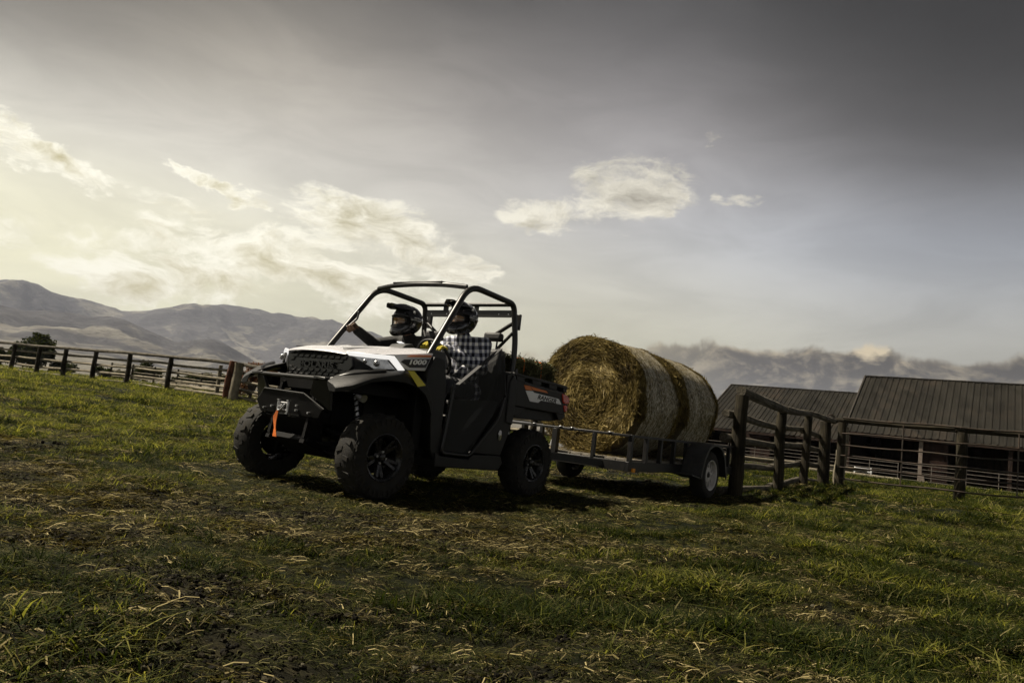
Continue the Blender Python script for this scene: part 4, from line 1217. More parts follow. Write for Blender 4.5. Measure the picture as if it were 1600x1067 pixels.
# ------------------------------------------------------------------ people
def cloth(name, a, b_, sheen=.3, bump=.4):
    m, t, b = mat_new(name); tc = t.new('ShaderNodeTexCoord').outputs['Object']
    n = t.noise(tc, 9, 5, .6); c = t.mix(t.rng(n, .3, .7), a, b_); t.link(c, b.inputs['Base Color'])
    b.inputs['Roughness'].default_value = .9; b.inputs['Sheen Weight'].default_value = sheen
    bn = t.new('ShaderNodeBump'); bn.inputs['Strength'].default_value = bump; bn.inputs['Distance'].default_value = .03
    t.link(t.noise(t.scale(tc, (1, 1, .6)), 16, 4, .55, 1.0), bn.inputs['Height']); t.link(bn.outputs[0], b.inputs['Normal'])
    return m
def plaid():
    m, t, b = mat_new('plaid_flannel'); tc = t.new('ShaderNodeTexCoord').outputs['Object']
    tc2 = t.new('ShaderNodeVectorMath', operation='ADD'); t.link(tc, tc2.inputs[0])
    nz = t.new('ShaderNodeTexNoise'); nz.inputs['Scale'].default_value = 5; t.link(tc, nz.inputs['Vector'])
    t.link(t.scale(nz.outputs['Color'], (.016, .016, .016)), tc2.inputs[1])
    x, y, z = t.sep(tc2.outputs[0])
    k = 15.0
    u = t.m('FRACT', t.mul(t.sub(t.mul(x, 1.1), t.mul(y, .85)), k)); v = t.m('FRACT', t.mul(t.add(z, t.mul(x, .15)), k))
    su = t.mul(t.rng(u, .44, .50), t.rng(u, .90, .96, 1, 0)); sv = t.mul(t.rng(v, .44, .50), t.rng(v, .90, .96, 1, 0))
    fine = t.m('GREATER_THAN', t.mul(t.m('FRACT', t.mul(t.add(x, z), 160)), 1), .5)
    s_ = t.mul(t.add(su, sv), .5)
    c = t.ramp(s_, [(0, (.010, .012, .025)), (.40, (.16, .17, .23)), (.60, (.34, .35, .42)), (.8, (.86, .86, .87)), (1, (.90, .90, .90))])
    t.link(c, b.inputs['Base Color']); b.inputs['Roughness'].default_value = .9; b.inputs['Sheen Weight'].default_value = .2
    bn = t.new('ShaderNodeBump'); bn.inputs['Strength'].default_value = .5; bn.inputs['Distance'].default_value = .03
    t.link(t.noise(tc, 14, 4, .55, 1.0), bn.inputs['Height']); t.link(bn.outputs[0], b.inputs['Normal'])
    return m
M['plaid'] = plaid()
M['jacket'] = cloth('black_jacket', (.008, .008, .008), (.022, .021, .019))
M['denim'] = cloth('dark_denim', (.02, .022, .028), (.045, .048, .058))
M['glove_yellow'] = cloth('yellow_leather', (.42, .34, .02), (.66, .55, .05), .1)
M['glove_brown'] = cloth('brown_leather', (.07, .04, .022), (.15, .09, .05), .1)
M['skin'] = simple('skin', (.48, .27, .19), .5, var=.1)
M['helmet'] = simple('helmet_shell', (.012, .012, .013), .16, var=.15, coat=.7)
M['goggle'] = simple('amber_goggle_lens', (.16, .09, .04), .08, var=.4, scale=12, coat=1)
M['helm_trim'] = simple('helmet_trim', (.45, .45, .44), .3)
M['foam'] = simple('helmet_padding', (.02, .02, .02), .95)
M['boot'] = simple('work_boot', (.03, .02, .014), .7)

def remesh(o, vox=.008, sm=6):
    r_ = o.modifiers.new('remesh', 'REMESH'); r_.mode = 'VOXEL'; r_.voxel_size = vox; r_.use_smooth_shade = True
    s_ = o.modifiers.new('smooth', 'SMOOTH'); s_.iterations = sm; s_.factor = .5
    return o

def hand(mb, wrist, pdir, back, grip, side):
    """glove: palm, four unequal bent fingers and a thumb, closed round a bar; pdir = wrist to knuckles, back = back of hand, side = +1 thumb along pdir x back"""
    wrist, p, bk = Vector(wrist), Vector(pdir).normalized(), Vector(back).normalized()
    sd_ = p.cross(bk).normalized() * side; bk = sd_.cross(p).normalized() * side
    mb.caps(wrist - p * .045, wrist + p * .015, .040, .033, 10)
    for k in range(4):     # palm rays
        o_ = sd_ * (.034 - .0225 * k)
        mb.caps(wrist + o_ * .7 + p * .01, wrist + p * .085 + o_, .019, .016, 8)
    Ls = (.044, .049, .046, .038)
    for k in range(4):
        o_ = sd_ * (.036 - .024 * k); a = wrist + p * (.088 - .004 * abs(k - 1)) + o_
        ang = 0; d = p
        for j, (f, r_) in enumerate(((1.0, .0122), (.72, .0115), (.58, .0105))):
            ang += grip * (1.0, 1.15, .8)[j]
            d = p * math.cos(ang) - bk * math.sin(ang)
            b = a + d * Ls[k] * f; mb.caps(a, b, r_, r_ * .93, 8); a = b
    a = wrist + p * .022 + sd_ * .030
    for L, r_, mixp in ((.040, .0135, .9), (.032, .0115, .75), (.026, .0100, .5)):
        d = (p * mixp + sd_ * (.65 if mixp > .8 else .1) - bk * (1.0 - mixp + .35) * grip).normalized()
        b = a + d * L; mb.caps(a, b, r_, r_ * .92, 8); a = b

def helmet(par, loc, rz, visor=True, tilt=0):
    e = empty('helmet', par, loc, (0, tilt, rz)); e.scale = (1.13, 1.13, 1.10)
    # shell with an eye opening
    nu, nvv = 64, 44
    def rad(az_, el_):
        x, y, z = math.cos(el_) * math.cos(az_), math.cos(el_) * math.sin(az_), math.sin(el_)
        a, b, c = .148, .122, .138 if z > 0 else .15
        r_ = 1 / math.sqrt((x / a) ** 2 + (y / b) ** 2 + (z / c) ** 2)
        # chin bar juts forward, back of the neck tucks in
        fr = max(0, math.cos(az_)) ** 2.2
        r_ *= 1 + .46 * fr * math.exp(-((math.degrees(el_) + 40) / 17) ** 2)
        r_ *= 1 - .10 * max(0, -math.cos(az_)) * max(0, -math.sin(el_)) 
        if el_ > 0: r_ *= 1 + .025 * math.exp(-((abs(math.degrees(az_)) - 35) / 14) ** 2)
        return Vector((x * r_, y * r_, z * r_))
    mb = MB(); idx = {}
    for j in range(nvv + 1):
        el_ = R(90 - j * (152 / nvv))
        for i in range(nu):
            idx[i, j] = len(mb.v); mb.v.append(tuple(rad(2 * math.pi * i / nu, el_)))
    for j in range(nvv):
        for i in range(nu):
            az_ = math.degrees(math.atan2(math.sin(2 * math.pi * (i + .5) / nu), math.cos(2 * math.pi * (i + .5) / nu))); el_ = 90 - (j + .5) * (152 / nvv)
            if abs(az_) < 62 and -23 + abs(az_) * .12 < el_ < 17 - abs(az_) * .10: continue
            if abs(az_) < 14 and -47 < el_ < -41: continue
            mb.addf((idx[i, j], idx[i, j + 1], idx[(i + 1) % nu, j + 1], idx[(i + 1) % nu, j]))
    sh = obj('shell', mb, M['helmet'], e, smooth=60)
    so = sh.modifiers.new('thickness', 'SOLIDIFY'); so.thickness = .014; so.offset = -1
    mb = MB(); mb.ell((0, 0, -.02), (.118, .095, .11), 20, 12); obj('padding', mb, M['foam'], e, smooth=180)
    # goggles: frame and lens
    mb = MB(); ring = []; n = 28
    for k in range(n):
        t = 2 * math.pi * k / n; aa_ = 47 * math.copysign(abs(math.cos(t)) ** .6, math.cos(t)); ee = -3 + 15 * math.copysign(abs(math.sin(t)) ** .7, math.sin(t))
        ring.append(Vector((.132 * math.cos(R(aa_)) * math.cos(R(ee)) + .006, .118 * math.sin(R(aa_)), .14 * math.sin(R(ee)) - .004)))
    mb.tube(ring, .009, 8, closed=True); obj('goggle_frame', mb, M['foam'], e, smooth=180)
    mb = MB(); c0 = sum(ring, Vector()) / n; mb.v = [tuple(c0 + Vector((.018, 0, 0)))] + [tuple((p - c0) * .5 + c0 + Vector((.010, 0, 0))) for p in ring] + [tuple(p) for p in ring]
    for k in range(n):
        k2 = (k + 1) % n; mb.addf((0, 1 + k, 1 + k2)); mb.addf((1 + k, 1 + n + k, 1 + n + k2, 1 + k2))
    obj('goggle_lens', mb, M['goggle'], e, smooth=180)
    for s_ in (1, -1):
        mb = MB(); pts = [rad(s_ * R(a), R(el_)) * 1.012 for a, el_ in ((62, 2), (80, 1), (100, -2), (125, -5), (150, -6))]
        mb.tube(pts, .004, 6); pts2 = [rad(s_ * R(a), R(el_)) * 1.012 for a, el_ in ((78, 10), (95, 9), (115, 6))]; mb.tube(pts2, .006, 6)
        obj('side_mark', mb, M['helm_trim'], e, smooth=180)
        mb = MB(); p = rad(s_ * R(82), R(34)); mb.ell(p, .013, 10, 6); obj('visor_screw', mb, M['helm_trim'], e, smooth=180)
        mb = MB(); mb.tube([rad(s_ * R(a), R(el_)) * 1.005 for a, el_ in ((28, -36), (50, -32), (75, -33), (95, -38))], .006, 6); obj('chin_vent', mb, M['foam'], e, smooth=180)
    mb = MB(); mb.tube([rad(R(a), R(-22 if abs(a) < 40 else -20)) * 1.0 for a in range(-60, 61, 10)], .006, 6); mb.tube([rad(R(a), R(17 - abs(a) * .1)) * 1.0 for a in range(-60, 61, 10)], .006, 6); obj('port_trim', mb, M['foam'], e, smooth=180)
    # peak
    mb = MB(); W_, Ln = 13, 8
    for i in range(Ln + 1):
        t = i / Ln
        for j in range(W_):
            u = -1 + 2 * j / (W_ - 1)
            half_ = .112 - .030 * t
            x = -.03 + .255 * t - .035 * u * u * t + (.0 if t > .2 else 0); y = u * half_ * (1 - .12 * t)
            z = .118 + .020 * math.sin(min(1, t * 1.4) * math.pi) + .026 * t - .062 * abs(u) ** 2.2 * (1 - .45 * t) + .006 * math.exp(-((abs(u) - .45) / .12) ** 2) - (.0 if t > .3 else .0)
            mb.v.append((x, y, z))
    for i in range(Ln):
        for j in range(W_ - 1):
            a = i * W_ + j; mb.addf((a, a + W_, a + W_ + 1, a + 1))
    pk = obj('peak', mb, M['helmet'], e, smooth=180); so = pk.modifiers.new('thickness', 'SOLIDIFY'); so.thickness = .006
    mb = MB()
    for s_ in (1, -1): mb.ell((.20, s_ * .032, .1385), (.014, .008, .004), 10, 4)
    obj('peak_slot', mb, M['helm_trim'], e, smooth=180)
    return e

def person(label, base, J, top_mat, glove_mat, helm_rz, helm_tilt, grips):
    """J: joints in vehicle coordinates. One continuous body; clothes, gloves and helmet are its children."""
    e = thing('person', label, 'person', utv_w(base), (0, 0, VYAW))
    off = Vector(base)
    j = {k: Vector(v) - off for k, v in J.items()}
    def limbs(mb, grow, parts, n=12):
        for a, b, r0, r1 in parts: mb.caps(j[a], j[b], r0 + grow, r1 + grow, n)
    torso = [('pelvis', 'waist', .125, .112), ('waist', 'chest', .112, .125), ('hipL', 'hipR', .10, .10), ('shL', 'shR', .056, .056), ('chL', 'chR', .098, .098), ('chest', 'neckb', .105, .056)]
    arms = [('shL', 'elL', .056, .044), ('elL', 'wrL', .043, .030), ('shR', 'elR', .056, .044), ('elR', 'wrR', .043, .030)]
    legs = [('hipL', 'knL', .088, .064), ('hipR', 'knR', .088, .064), ('knL', 'anL', .060, .040), ('knR', 'anR', .060, .040)]
    mb = MB(); limbs(mb, 0, torso + arms + legs + [('neckb', 'head', .056, .054)]); mb.ell(j['head'] + Vector((.01, 0, .06)), (.100, .078, .115), 16, 12)
    mb.caps(j['head'] + Vector((.095, 0, .055)), j['head'] + Vector((.112, 0, .035)), .010, .013, 8)
    mb.ell(j['head'] + Vector((.075, 0, -.015)), (.035, .036, .030), 12, 8)
    for s_ in (1, -1): mb.ell(j['head'] + Vector((.0, s_ * .080, .055)), (.022, .010, .030), 10, 6)
    for s_, k in ((1, 'anL'), (-1, 'anR')): mb.caps(j[k] + Vector((-.03, 0, -.05)), j[k] + Vector((.15, 0, -.06)), .04, .034, 10)
    body = remesh(obj('body', mb, M['skin'], e, smooth=180), .010)
    mb = MB(); limbs(mb, .016, torso); limbs(mb, .019, arms); mb.caps(j['neckb'] - Vector((.01, 0, .03)), j['neckb'] + Vector((.004, 0, .012)), .088, .070)
    # cloth folds at the elbow and waist
    rn = random.Random(len(label))
    for k, r_ in (('elL', .055), ('elR', .055)):
        for q in range(3): mb.ell(j[k] + Vector([rn.uniform(-.02, .02) for _ in range(3)]), r_ + rn.uniform(0, .010), 10, 6)
    for q in range(7): mb.ell(j['waist'] + Vector((.02 + rn.uniform(-.04, .04), rn.uniform(-.09, .09), rn.uniform(-.05, .07))), .085 + rn.uniform(0, .02), 10, 6)
    remesh(obj('shirt' if top_mat is M['plaid'] else 'jacket', mb, top_mat, e, smooth=180), .009, 4)
    mb = MB(); limbs(mb, .014, legs + [('pelvis', 'waist', .135, .12), ('hipL', 'hipR', .10, .10)]); remesh(obj('trousers', mb, M['denim'], e, smooth=180), .011)
    mb = MB()
    for k in ('anL', 'anR'): mb.caps(j[k] + Vector((-.03, 0, -.05)), j[k] + Vector((.16, 0, -.062)), .052, .045); mb.caps(j[k] + Vector((0, 0, .06)), j[k] + Vector((-.01, 0, -.03)), .055, .052)
    remesh(obj('boots', mb, M['boot'], e, smooth=180), .012)
    for k, (pd, bk, gr_, sd_) in grips.items():
        mb = MB(); hand(mb, j[k], pd, bk, gr_, sd_); g_ = remesh(obj('glove', mb, glove_mat, e, smooth=180), .0042, 2)
    helmet(e, tuple(j['head'] + Vector((.012, 0, .085))), helm_rz, tilt=helm_tilt)
    return e

def utv_w(p):
    m_ = Matrix.Translation((VX, VY, 0)) @ Matrix.Rotation(VYAW, 4, 'Z')
    return tuple(m_ @ Vector(p))

person('driver in a blue and white plaid shirt, yellow gloves and black helmet, holding the wheel', (-1.33, .33, .86),
       dict(pelvis=(-1.36, .33, .97), waist=(-1.37, .33, 1.13), chest=(-1.34, .33, 1.32), neckb=(-1.28, .33, 1.475), head=(-1.245, .33, 1.575),
            hipL=(-1.34, .43, .96), hipR=(-1.34, .23, .96), chL=(-1.34, .41, 1.32), chR=(-1.34, .25, 1.32), shL=(-1.355, .535, 1.430), shR=(-1.33, .13, 1.435),
            elL=(-1.225, .625, 1.195), wrL=(-.985, .395, 1.325), elR=(-1.16, .07, 1.25), wrR=(-1.015, .150, 1.360),
            knL=(-.90, .47, 1.01), knR=(-.90, .22, 1.01), anL=(-.80, .45, .56), anR=(-.72, .22, .56)),
       M['plaid'], M['glove_yellow'], R(6), R(4),
       {'wrL': ((.90, -.12, .22), (-.2, .35, .9), 1.05, 1), 'wrR': ((.90, .12, .12), (-.15, -.15, .95), 1.05, -1)})
person('passenger in a black jacket and peaked helmet, arm stretched out to the far cage pillar', (-1.33, -.33, .86),
       dict(pelvis=(-1.36, -.33, .97), waist=(-1.35, -.33, 1.12), chest=(-1.29, -.33, 1.30), neckb=(-1.21, -.33, 1.44), head=(-1.165, -.33, 1.535),
            hipL=(-1.34, -.23, .96), hipR=(-1.34, -.43, .96), chL=(-1.29, -.25, 1.30), chR=(-1.29, -.41, 1.30), shL=(-1.27, -.13, 1.41), shR=(-1.26, -.53, 1.41),
            elL=(-1.10, -.10, 1.22), wrL=(-.92, -.16, 1.29), elR=(-1.00, -.585, 1.345), wrR=(-.745, -.59, 1.445),
            knL=(-.90, -.22, 1.01), knR=(-.90, -.47, 1.01), anL=(-.75, -.25, .56), anR=(-.75, -.46, .56)),
       M['jacket'], M['glove_brown'], R(-4), R(6),
       {'wrL': ((.9, 0, -.1), (0, 0, 1), .6, 1), 'wrR': ((.70, -.10, .45), (-.50, -.30, .75), 1.1, 1)})
# ------------------------------------------------------------------ trailer, straight behind the vehicle
TX, TYo = -5.47, .18
M['trailer'] = simple('trailer_black', (.009, .009, .009), .42, dust=.18, dustcol=(.05, .042, .03))
M['plank'] = wood_mat('deck_plank', (.09, .08, .065), (.20, .18, .145), (.36, .33, .28))
M['fendermat'] = simple('trailer_fender', (.028, .029, .030), .45, dust=.4, dustcol=(.10, .09, .07))
M['white_rim'] = simple('white_steel_rim', (.62, .60, .58), .38, var=.12, dust=.3, dustcol=(.3, .24, .2))
tr = thing('flatbed_trailer', 'low black utility trailer with a slatted side rail, carrying the two round bales', 'trailer', utv_w((TX, TYo, 0)), (0, 0, VYAW))
HW, XF, XR, ZD = .90, 1.94, -1.75, .45
mb = MB()
for s_ in (1, -1): mb.box(((XF + XR) / 2, s_ * (HW - .025), .372), (XF - XR, .05, .11))
mb.box((XF - .025, 0, .372), (.05, 2 * HW - .1, .11)); mb.box((XR + .025, 0, .372), (.05, 2 * HW - .1, .11))
for k in range(6): mb.box((XR + .4 + k * .58, 0, .38), (.05, 2 * HW - .1, .06))
obj('frame', mb, M['trailer'], tr, bevel=.004)
npl = 11
pl0 = None
for k in range(npl):
    wd = (2 * HW - .10) / npl
    if pl0 is None:
        mb = MB(); mb.box((0, 0, 0), (XF - XR - .11, wd - .012, .035)); pl0 = obj('deck_plank', mb, M['plank'], tr, bevel=.004, seg=1)
        at = pl0.data.attributes.new('grain', 'FLOAT_VECTOR', 'POINT'); at.data.foreach_set('vector', np.array([(v.co.x, v.co.y, v.co.z) for v in pl0.data.vertices], np.float32).ravel()); p_ = pl0
    else: p_ = pl0.copy(); C.objects.link(p_)
    p_.location = ((XF + XR) / 2, -HW + .05 + wd * (k + .5), ZD - .0175 + rng.uniform(-.003, .003)); p_.rotation_euler = (rng.normal(0, .006), 0, 0)
ZR = .722
mb = MB()
ring = [(XR + .03, HW - .02, ZR), (XF - .02, HW - .02, ZR), (XF - .02, -HW + .02, ZR), (XR + .03, -HW + .02, ZR)]
for a, b in zip(ring[:-1], ring[1:]): mb.bar(a, b, .045, .030)
obj('top_rail', mb, M['trailer'], tr, bevel=.004)
def post_(x, y, wd=.045):
    mb = MB(); mb.box((0, 0, 0), (wd, wd, ZR - .43)); o = obj('rail_post', mb, M['trailer'], tr, bevel=.003, seg=1); o.location = (x, y, (ZR + .41) / 2)
for s_ in (1, -1):
    for k in range(10): post_(XF - .04 - k * .40, s_ * (HW - .02) if k else s_ * (HW - .02), .05)
for y, wd in ((.41, .045), (-.13, .07), (-.34, .045), (-.62, .045)): post_(XF - .02, y, wd)
mb = MB()
for y in (.62, .10, -.06, -.45): mb.tube([(XF - .02 + .03 * math.cos(a), y + .03 * math.sin(a), ZR + .020) for a in np.linspace(0, 6.28, 13)[:-1]], .006, 6, closed=True)
obj('tie_down_rings', mb, M['steel'], tr, smooth=180)
mb = MB()
for s_ in (1, -1): mb.bar((2.80, s_ * .03, .42), (XF - .03, s_ * .55, .37), .05, .075)
mb.box((2.80, 0, .46), (.22, .075, .07)); mb.cyl((2.62, .0, .18), (2.62, .0, .62), .028, n=10); mb.cyl((2.62, 0, .60), (2.62, .12, .60), .012)
obj('tongue', mb, M['trailer'], tr, bevel=.005)
def chain(pts, parent, name='safety_chain'):
    mb = MB(); P = round_path(pts, .1, 6); L = [0]
    for a, b in zip(P[:-1], P[1:]): L.append(L[-1] + (b - a).length)
    n = int(L[-1] / .036)
    for k in range(n):
        s__ = (k + .5) / n * L[-1]; i = max(q for q in range(len(L)) if L[q] <= s__); i = min(i, len(P) - 2)
        t = (s__ - L[i]) / max(1e-6, L[i + 1] - L[i]); c = P[i] * (1 - t) + P[i + 1] * t; d = (P[i + 1] - P[i]).normalized()
        x = d.orthogonal().normalized(); y = d.cross(x)
        if k % 2: x, y = y, x
        mb.tube([c + d * (.024 * math.cos(a)) + x * (.013 * math.sin(a)) for a in np.linspace(0, 2 * math.pi, 9)[:-1]], .0048, 5, closed=True)
    return obj(name, mb, M['steel'], parent, smooth=180)
chain([(2.78, .05, .40), (2.86, .10, .17), (3.05, .12, .11), (3.10, .06, .36)], tr); chain([(2.78, -.05, .40), (2.92, -.12, .19), (3.08, -.06, .36)], tr)
mb = MB(); mb.box((XF - .10, HW + .012, .335), (.055, .03, .045)); obj('marker_light', mb, M['amber'], tr, bevel=.006)
mb = MB(); mb.cyl((0, -HW - .12, .31), (0, HW + .12, .31), .035); mb.bar((-.5, .72, .34), (.5, .72, .34), .05, .03); mb.bar((-.5, -.72, .34), (.5, -.72, .34), .05, .03); obj('axle', mb, M['trailer'], tr, smooth=40)
for s_ in (1, -1):
    mb = MB(); y0, y1 = s_ * (HW + .005), s_ * (HW + .275); RO = .405
    A = [(.62, .30)] + [(RO * math.cos(a) * 1.05, .335 + RO * math.sin(a)) for a in (R(24), R(45), R(66), R(90), R(114), R(135), R(156))] + [(-.62, .30)]
    A = [(.47, .31), (.43, .42), (.36, .57), (.24, .69), (.08, .742), (-.08, .742), (-.24, .69), (-.36, .57), (-.43, .42), (-.47, .31)]
    B = [(x * .975, z - .012) for x, z in A]
    n = len(A); 
    for x, z in A: mb.v += [(x, y0, z), (x, y1, z)]
    for x, z in B: mb.v += [(x, y0, z), (x, y1 - s_ * .006, z)]
    for i in range(n - 1):
        a = 2 * i; mb.addf((a, a + 1, a + 3, a + 2) if s_ > 0 else (a + 2, a + 3, a + 1, a)); b = 2 * n + 2 * i; mb.addf((b + 2, b + 3, b + 1, b) if s_ > 0 else (b, b + 1, b + 3, b + 2))
        mb.addf((a + 1, b + 1, b + 3, a + 3) if s_ > 0 else (a + 3, b + 3, b + 1, a + 1))
    mb.prism([(x, y1 - s_ * .004, z) for x, z in A + [(x * .93, z - .035) for x, z in A[::-1]]], (0, s_ * .012, 0))
    obj('fender', mb, M['fendermat'], tr, smooth=40)
    mb = MB(); mb.box((.60, s_ * (HW + .14), .305), (.30, .27, .02), (0, R(-8), 0)); obj('fender_step', mb, M['fendermat'], tr, bevel=.004)
tw, _ = make_wheel(.325, .20, .195, lugs=False)
mb = MB(); rr, h = .195, .10
mb.lathe([(rr + .004, -h * .9), (rr - .02, -h * .5), (rr - .028, h * .25), (rr - .012, h * .75), (rr + .006, h * .98), (rr + .002, h * 1.02), (rr - .014, h * .92)], 40)
obj('rim', mb, M['white_rim'], tw, smooth=40)
mb = MB(); nh = 10
for k in range(nh):   # spider with ten windows
    a0, a1 = 2 * math.pi * k / nh, 2 * math.pi * (k + .42) / nh
    def pc(r_, a, hh): return (r_ * math.cos(a), hh, r_ * math.sin(a))
    q = [pc(.085, a0, h * .52), pc(.172, a0, h * .40), pc(.172, a1, h * .40), pc(.085, a1, h * .52)]
    mb.prism(q, (0, .01, 0))
mb.lathe([(.0, h * .35), (.045, h * .35), (.050, h * .6), (.095, h * .56), (.095, h * .45)], 30)
obj('spider', mb, M['white_rim'], tw, smooth=35)
mb = MB(); mb.lathe([(0, h * .12), (rr - .034, h * .12), (rr - .034, -h * .85), (0, -h * .85)], 30); obj('dark_backing', mb, M['chassis'], tw, smooth=40)  # dark fill added inside the rim, standing in for shade behind its windows
mb = MB(); mb.lathe([(.0, h * .75), (.028, h * .72), (.036, h * .35)], 16); obj('hub_cap', mb, M['trailer'], tw, smooth=40)
for s_ in (1, -1):
    e = tw if s_ > 0 else copy_tree(tw); e.parent = tr; e.location = (0, s_ * (HW + .14), .322); e.rotation_euler = (0, .3, 0 if s_ > 0 else math.pi)

# ------------------------------------------------------------------ bales
def straw_mat(name, stops, rough=.75):
    m, t, b = mat_new(name)
    a = t.new('ShaderNodeAttribute', attribute_name='tone').outputs['Fac']
    tc = t.new('ShaderNodeTexCoord').outputs['Object']
    n = t.noise(tc, 5, 5, .6)
    c = t.ramp(t.m('ADD', t.mul(a, .75), t.mul(t.rng(n, .35, .65), .25), clamp=True), stops)
    t.link(c, b.inputs['Base Color']); b.inputs['Roughness'].default_value = rough; b.inputs['Specular IOR Level'].default_value = .12
    return m
GOLD = [(0, (.016, .012, .004)), (.3, (.060, .042, .013)), (.6, (.17, .125, .035)), (.85, (.34, .26, .09)), (1, (.62, .50, .25))]
GREEN = [(0, (.015, .015, .006)), (.35, (.055, .055, .022)), (.7, (.15, .15, .07)), (1, (.38, .36, .20))]
M['straw'] = straw_mat('straw', GOLD); M['hay'] = straw_mat('green_hay', GREEN)
def straw_base():
    m, t, b = mat_new('packed_straw'); tc = t.new('ShaderNodeTexCoord').outputs['Object']
    x, y, z = t.sep(tc)
    r_ = t.m('SQRT', t.add(t.mul(y, y), t.mul(z, z)))
    sw_ = t.noise(t.xyz(t.mul(r_, 26), t.mul(t.m('ARCTAN2', z, y), 1.6), t.mul(x, 14)), 1.0, 7, .7, .8)
    n = t.noise(tc, 60, 5, .7, .5)
    c = t.ramp(t.add(t.mul(sw_, .55), t.mul(n, .45)), [(.28, (.012, .009, .004)), (.45, (.050, .036, .012)), (.58, (.13, .095, .03)), (.75, (.28, .21, .08))])
    t.link(c, b.inputs['Base Color']); b.inputs['Roughness'].default_value = .9
    bn = t.new('ShaderNodeBump'); bn.inputs['Strength'].default_value = 1; bn.inputs['Distance'].default_value = .03
    t.link(t.add(n, sw_), bn.inputs['Height']); t.link(bn.outputs[0], b.inputs['Normal'])
    return m
M['straw_base'] = straw_base()
def wrap_mat():
    m, t, b = mat_new('net_wrap'); tc = t.new('ShaderNodeTexCoord').outputs['Object']
    x, y, z = t.sep(tc); an = t.m('ARCTAN2', z, y)
    n = t.noise(t.xyz(t.mul(x, 46), t.mul(an, 26), 0.0), 1.0, 6, .72, .4)
    n2 = t.noise(t.xyz(t.mul(x, 5), t.mul(an, .8), 3.0), 1.0, 5, .6)
    band = t.noise(t.xyz(t.mul(x, 16), t.mul(an, .25), 8.0), 1.0, 3, .6)
    c = t.ramp(t.add(n, t.add(t.mul(t.sub(n2, .5), .30), t.mul(t.sub(band, .5), .35))), [(.38, (.05, .038, .014)), (.47, (.24, .20, .10)), (.55, (.54, .49, .37)), (.72, (.86, .82, .70))])
    t.link(c, b.inputs['Base Color']); b.inputs['Roughness'].default_value = .55
    bn = t.new('ShaderNodeBump'); bn.inputs['Strength'].default_value = .8; bn.inputs['Distance'].default_value = .02
    t.link(n, bn.inputs['Height']); t.link(bn.outputs[0], b.inputs['Normal'])
    return m
M['wrap'] = wrap_mat()

def ribbons(name, items, mat, parent, label=None):
    """items: centre, direction, normal, length, width, tone"""
    n = len(items); V = np.zeros((n, 6, 3), np.float32); T = np.zeros((n, 6), np.float32)
    for k, (c, d, nn, L, wd, tn, bend) in enumerate(items):
        s_ = np.cross(d, nn); s_ = s_ / (np.linalg.norm(s_) + 1e-9) * wd / 2
        V[k, 0] = c - d * L / 2 - s_; V[k, 1] = c - d * L / 2 + s_; V[k, 2] = c + nn * bend - s_; V[k, 3] = c + nn * bend + s_; V[k, 4] = c + d * L / 2 - s_; V[k, 5] = c + d * L / 2 + s_
        T[k] = tn
    base = (np.arange(n) * 6)[:, None]
    F = np.concatenate([base + np.array([0, 1, 3, 2]), base + np.array([2, 3, 5, 4])]).astype(np.int32)
    me = bpy.data.meshes.new(name); me.vertices.add(n * 6); me.vertices.foreach_set('co', V.ravel())
    me.loops.add(F.size); me.loops.foreach_set('vertex_index', F.ravel()); me.polygons.add(len(F)); me.polygons.foreach_set('loop_start', np.arange(0, F.size, 4, dtype=np.int32)); me.update(calc_edges=True)
    at = me.attributes.new('tone', 'FLOAT', 'POINT'); at.data.foreach_set('value', T.ravel())
    me.materials.append(mat); o = bpy.data.objects.new(name, me); C.objects.link(o); o.parent = parent; o['kind'] = 'stuff'
    return o

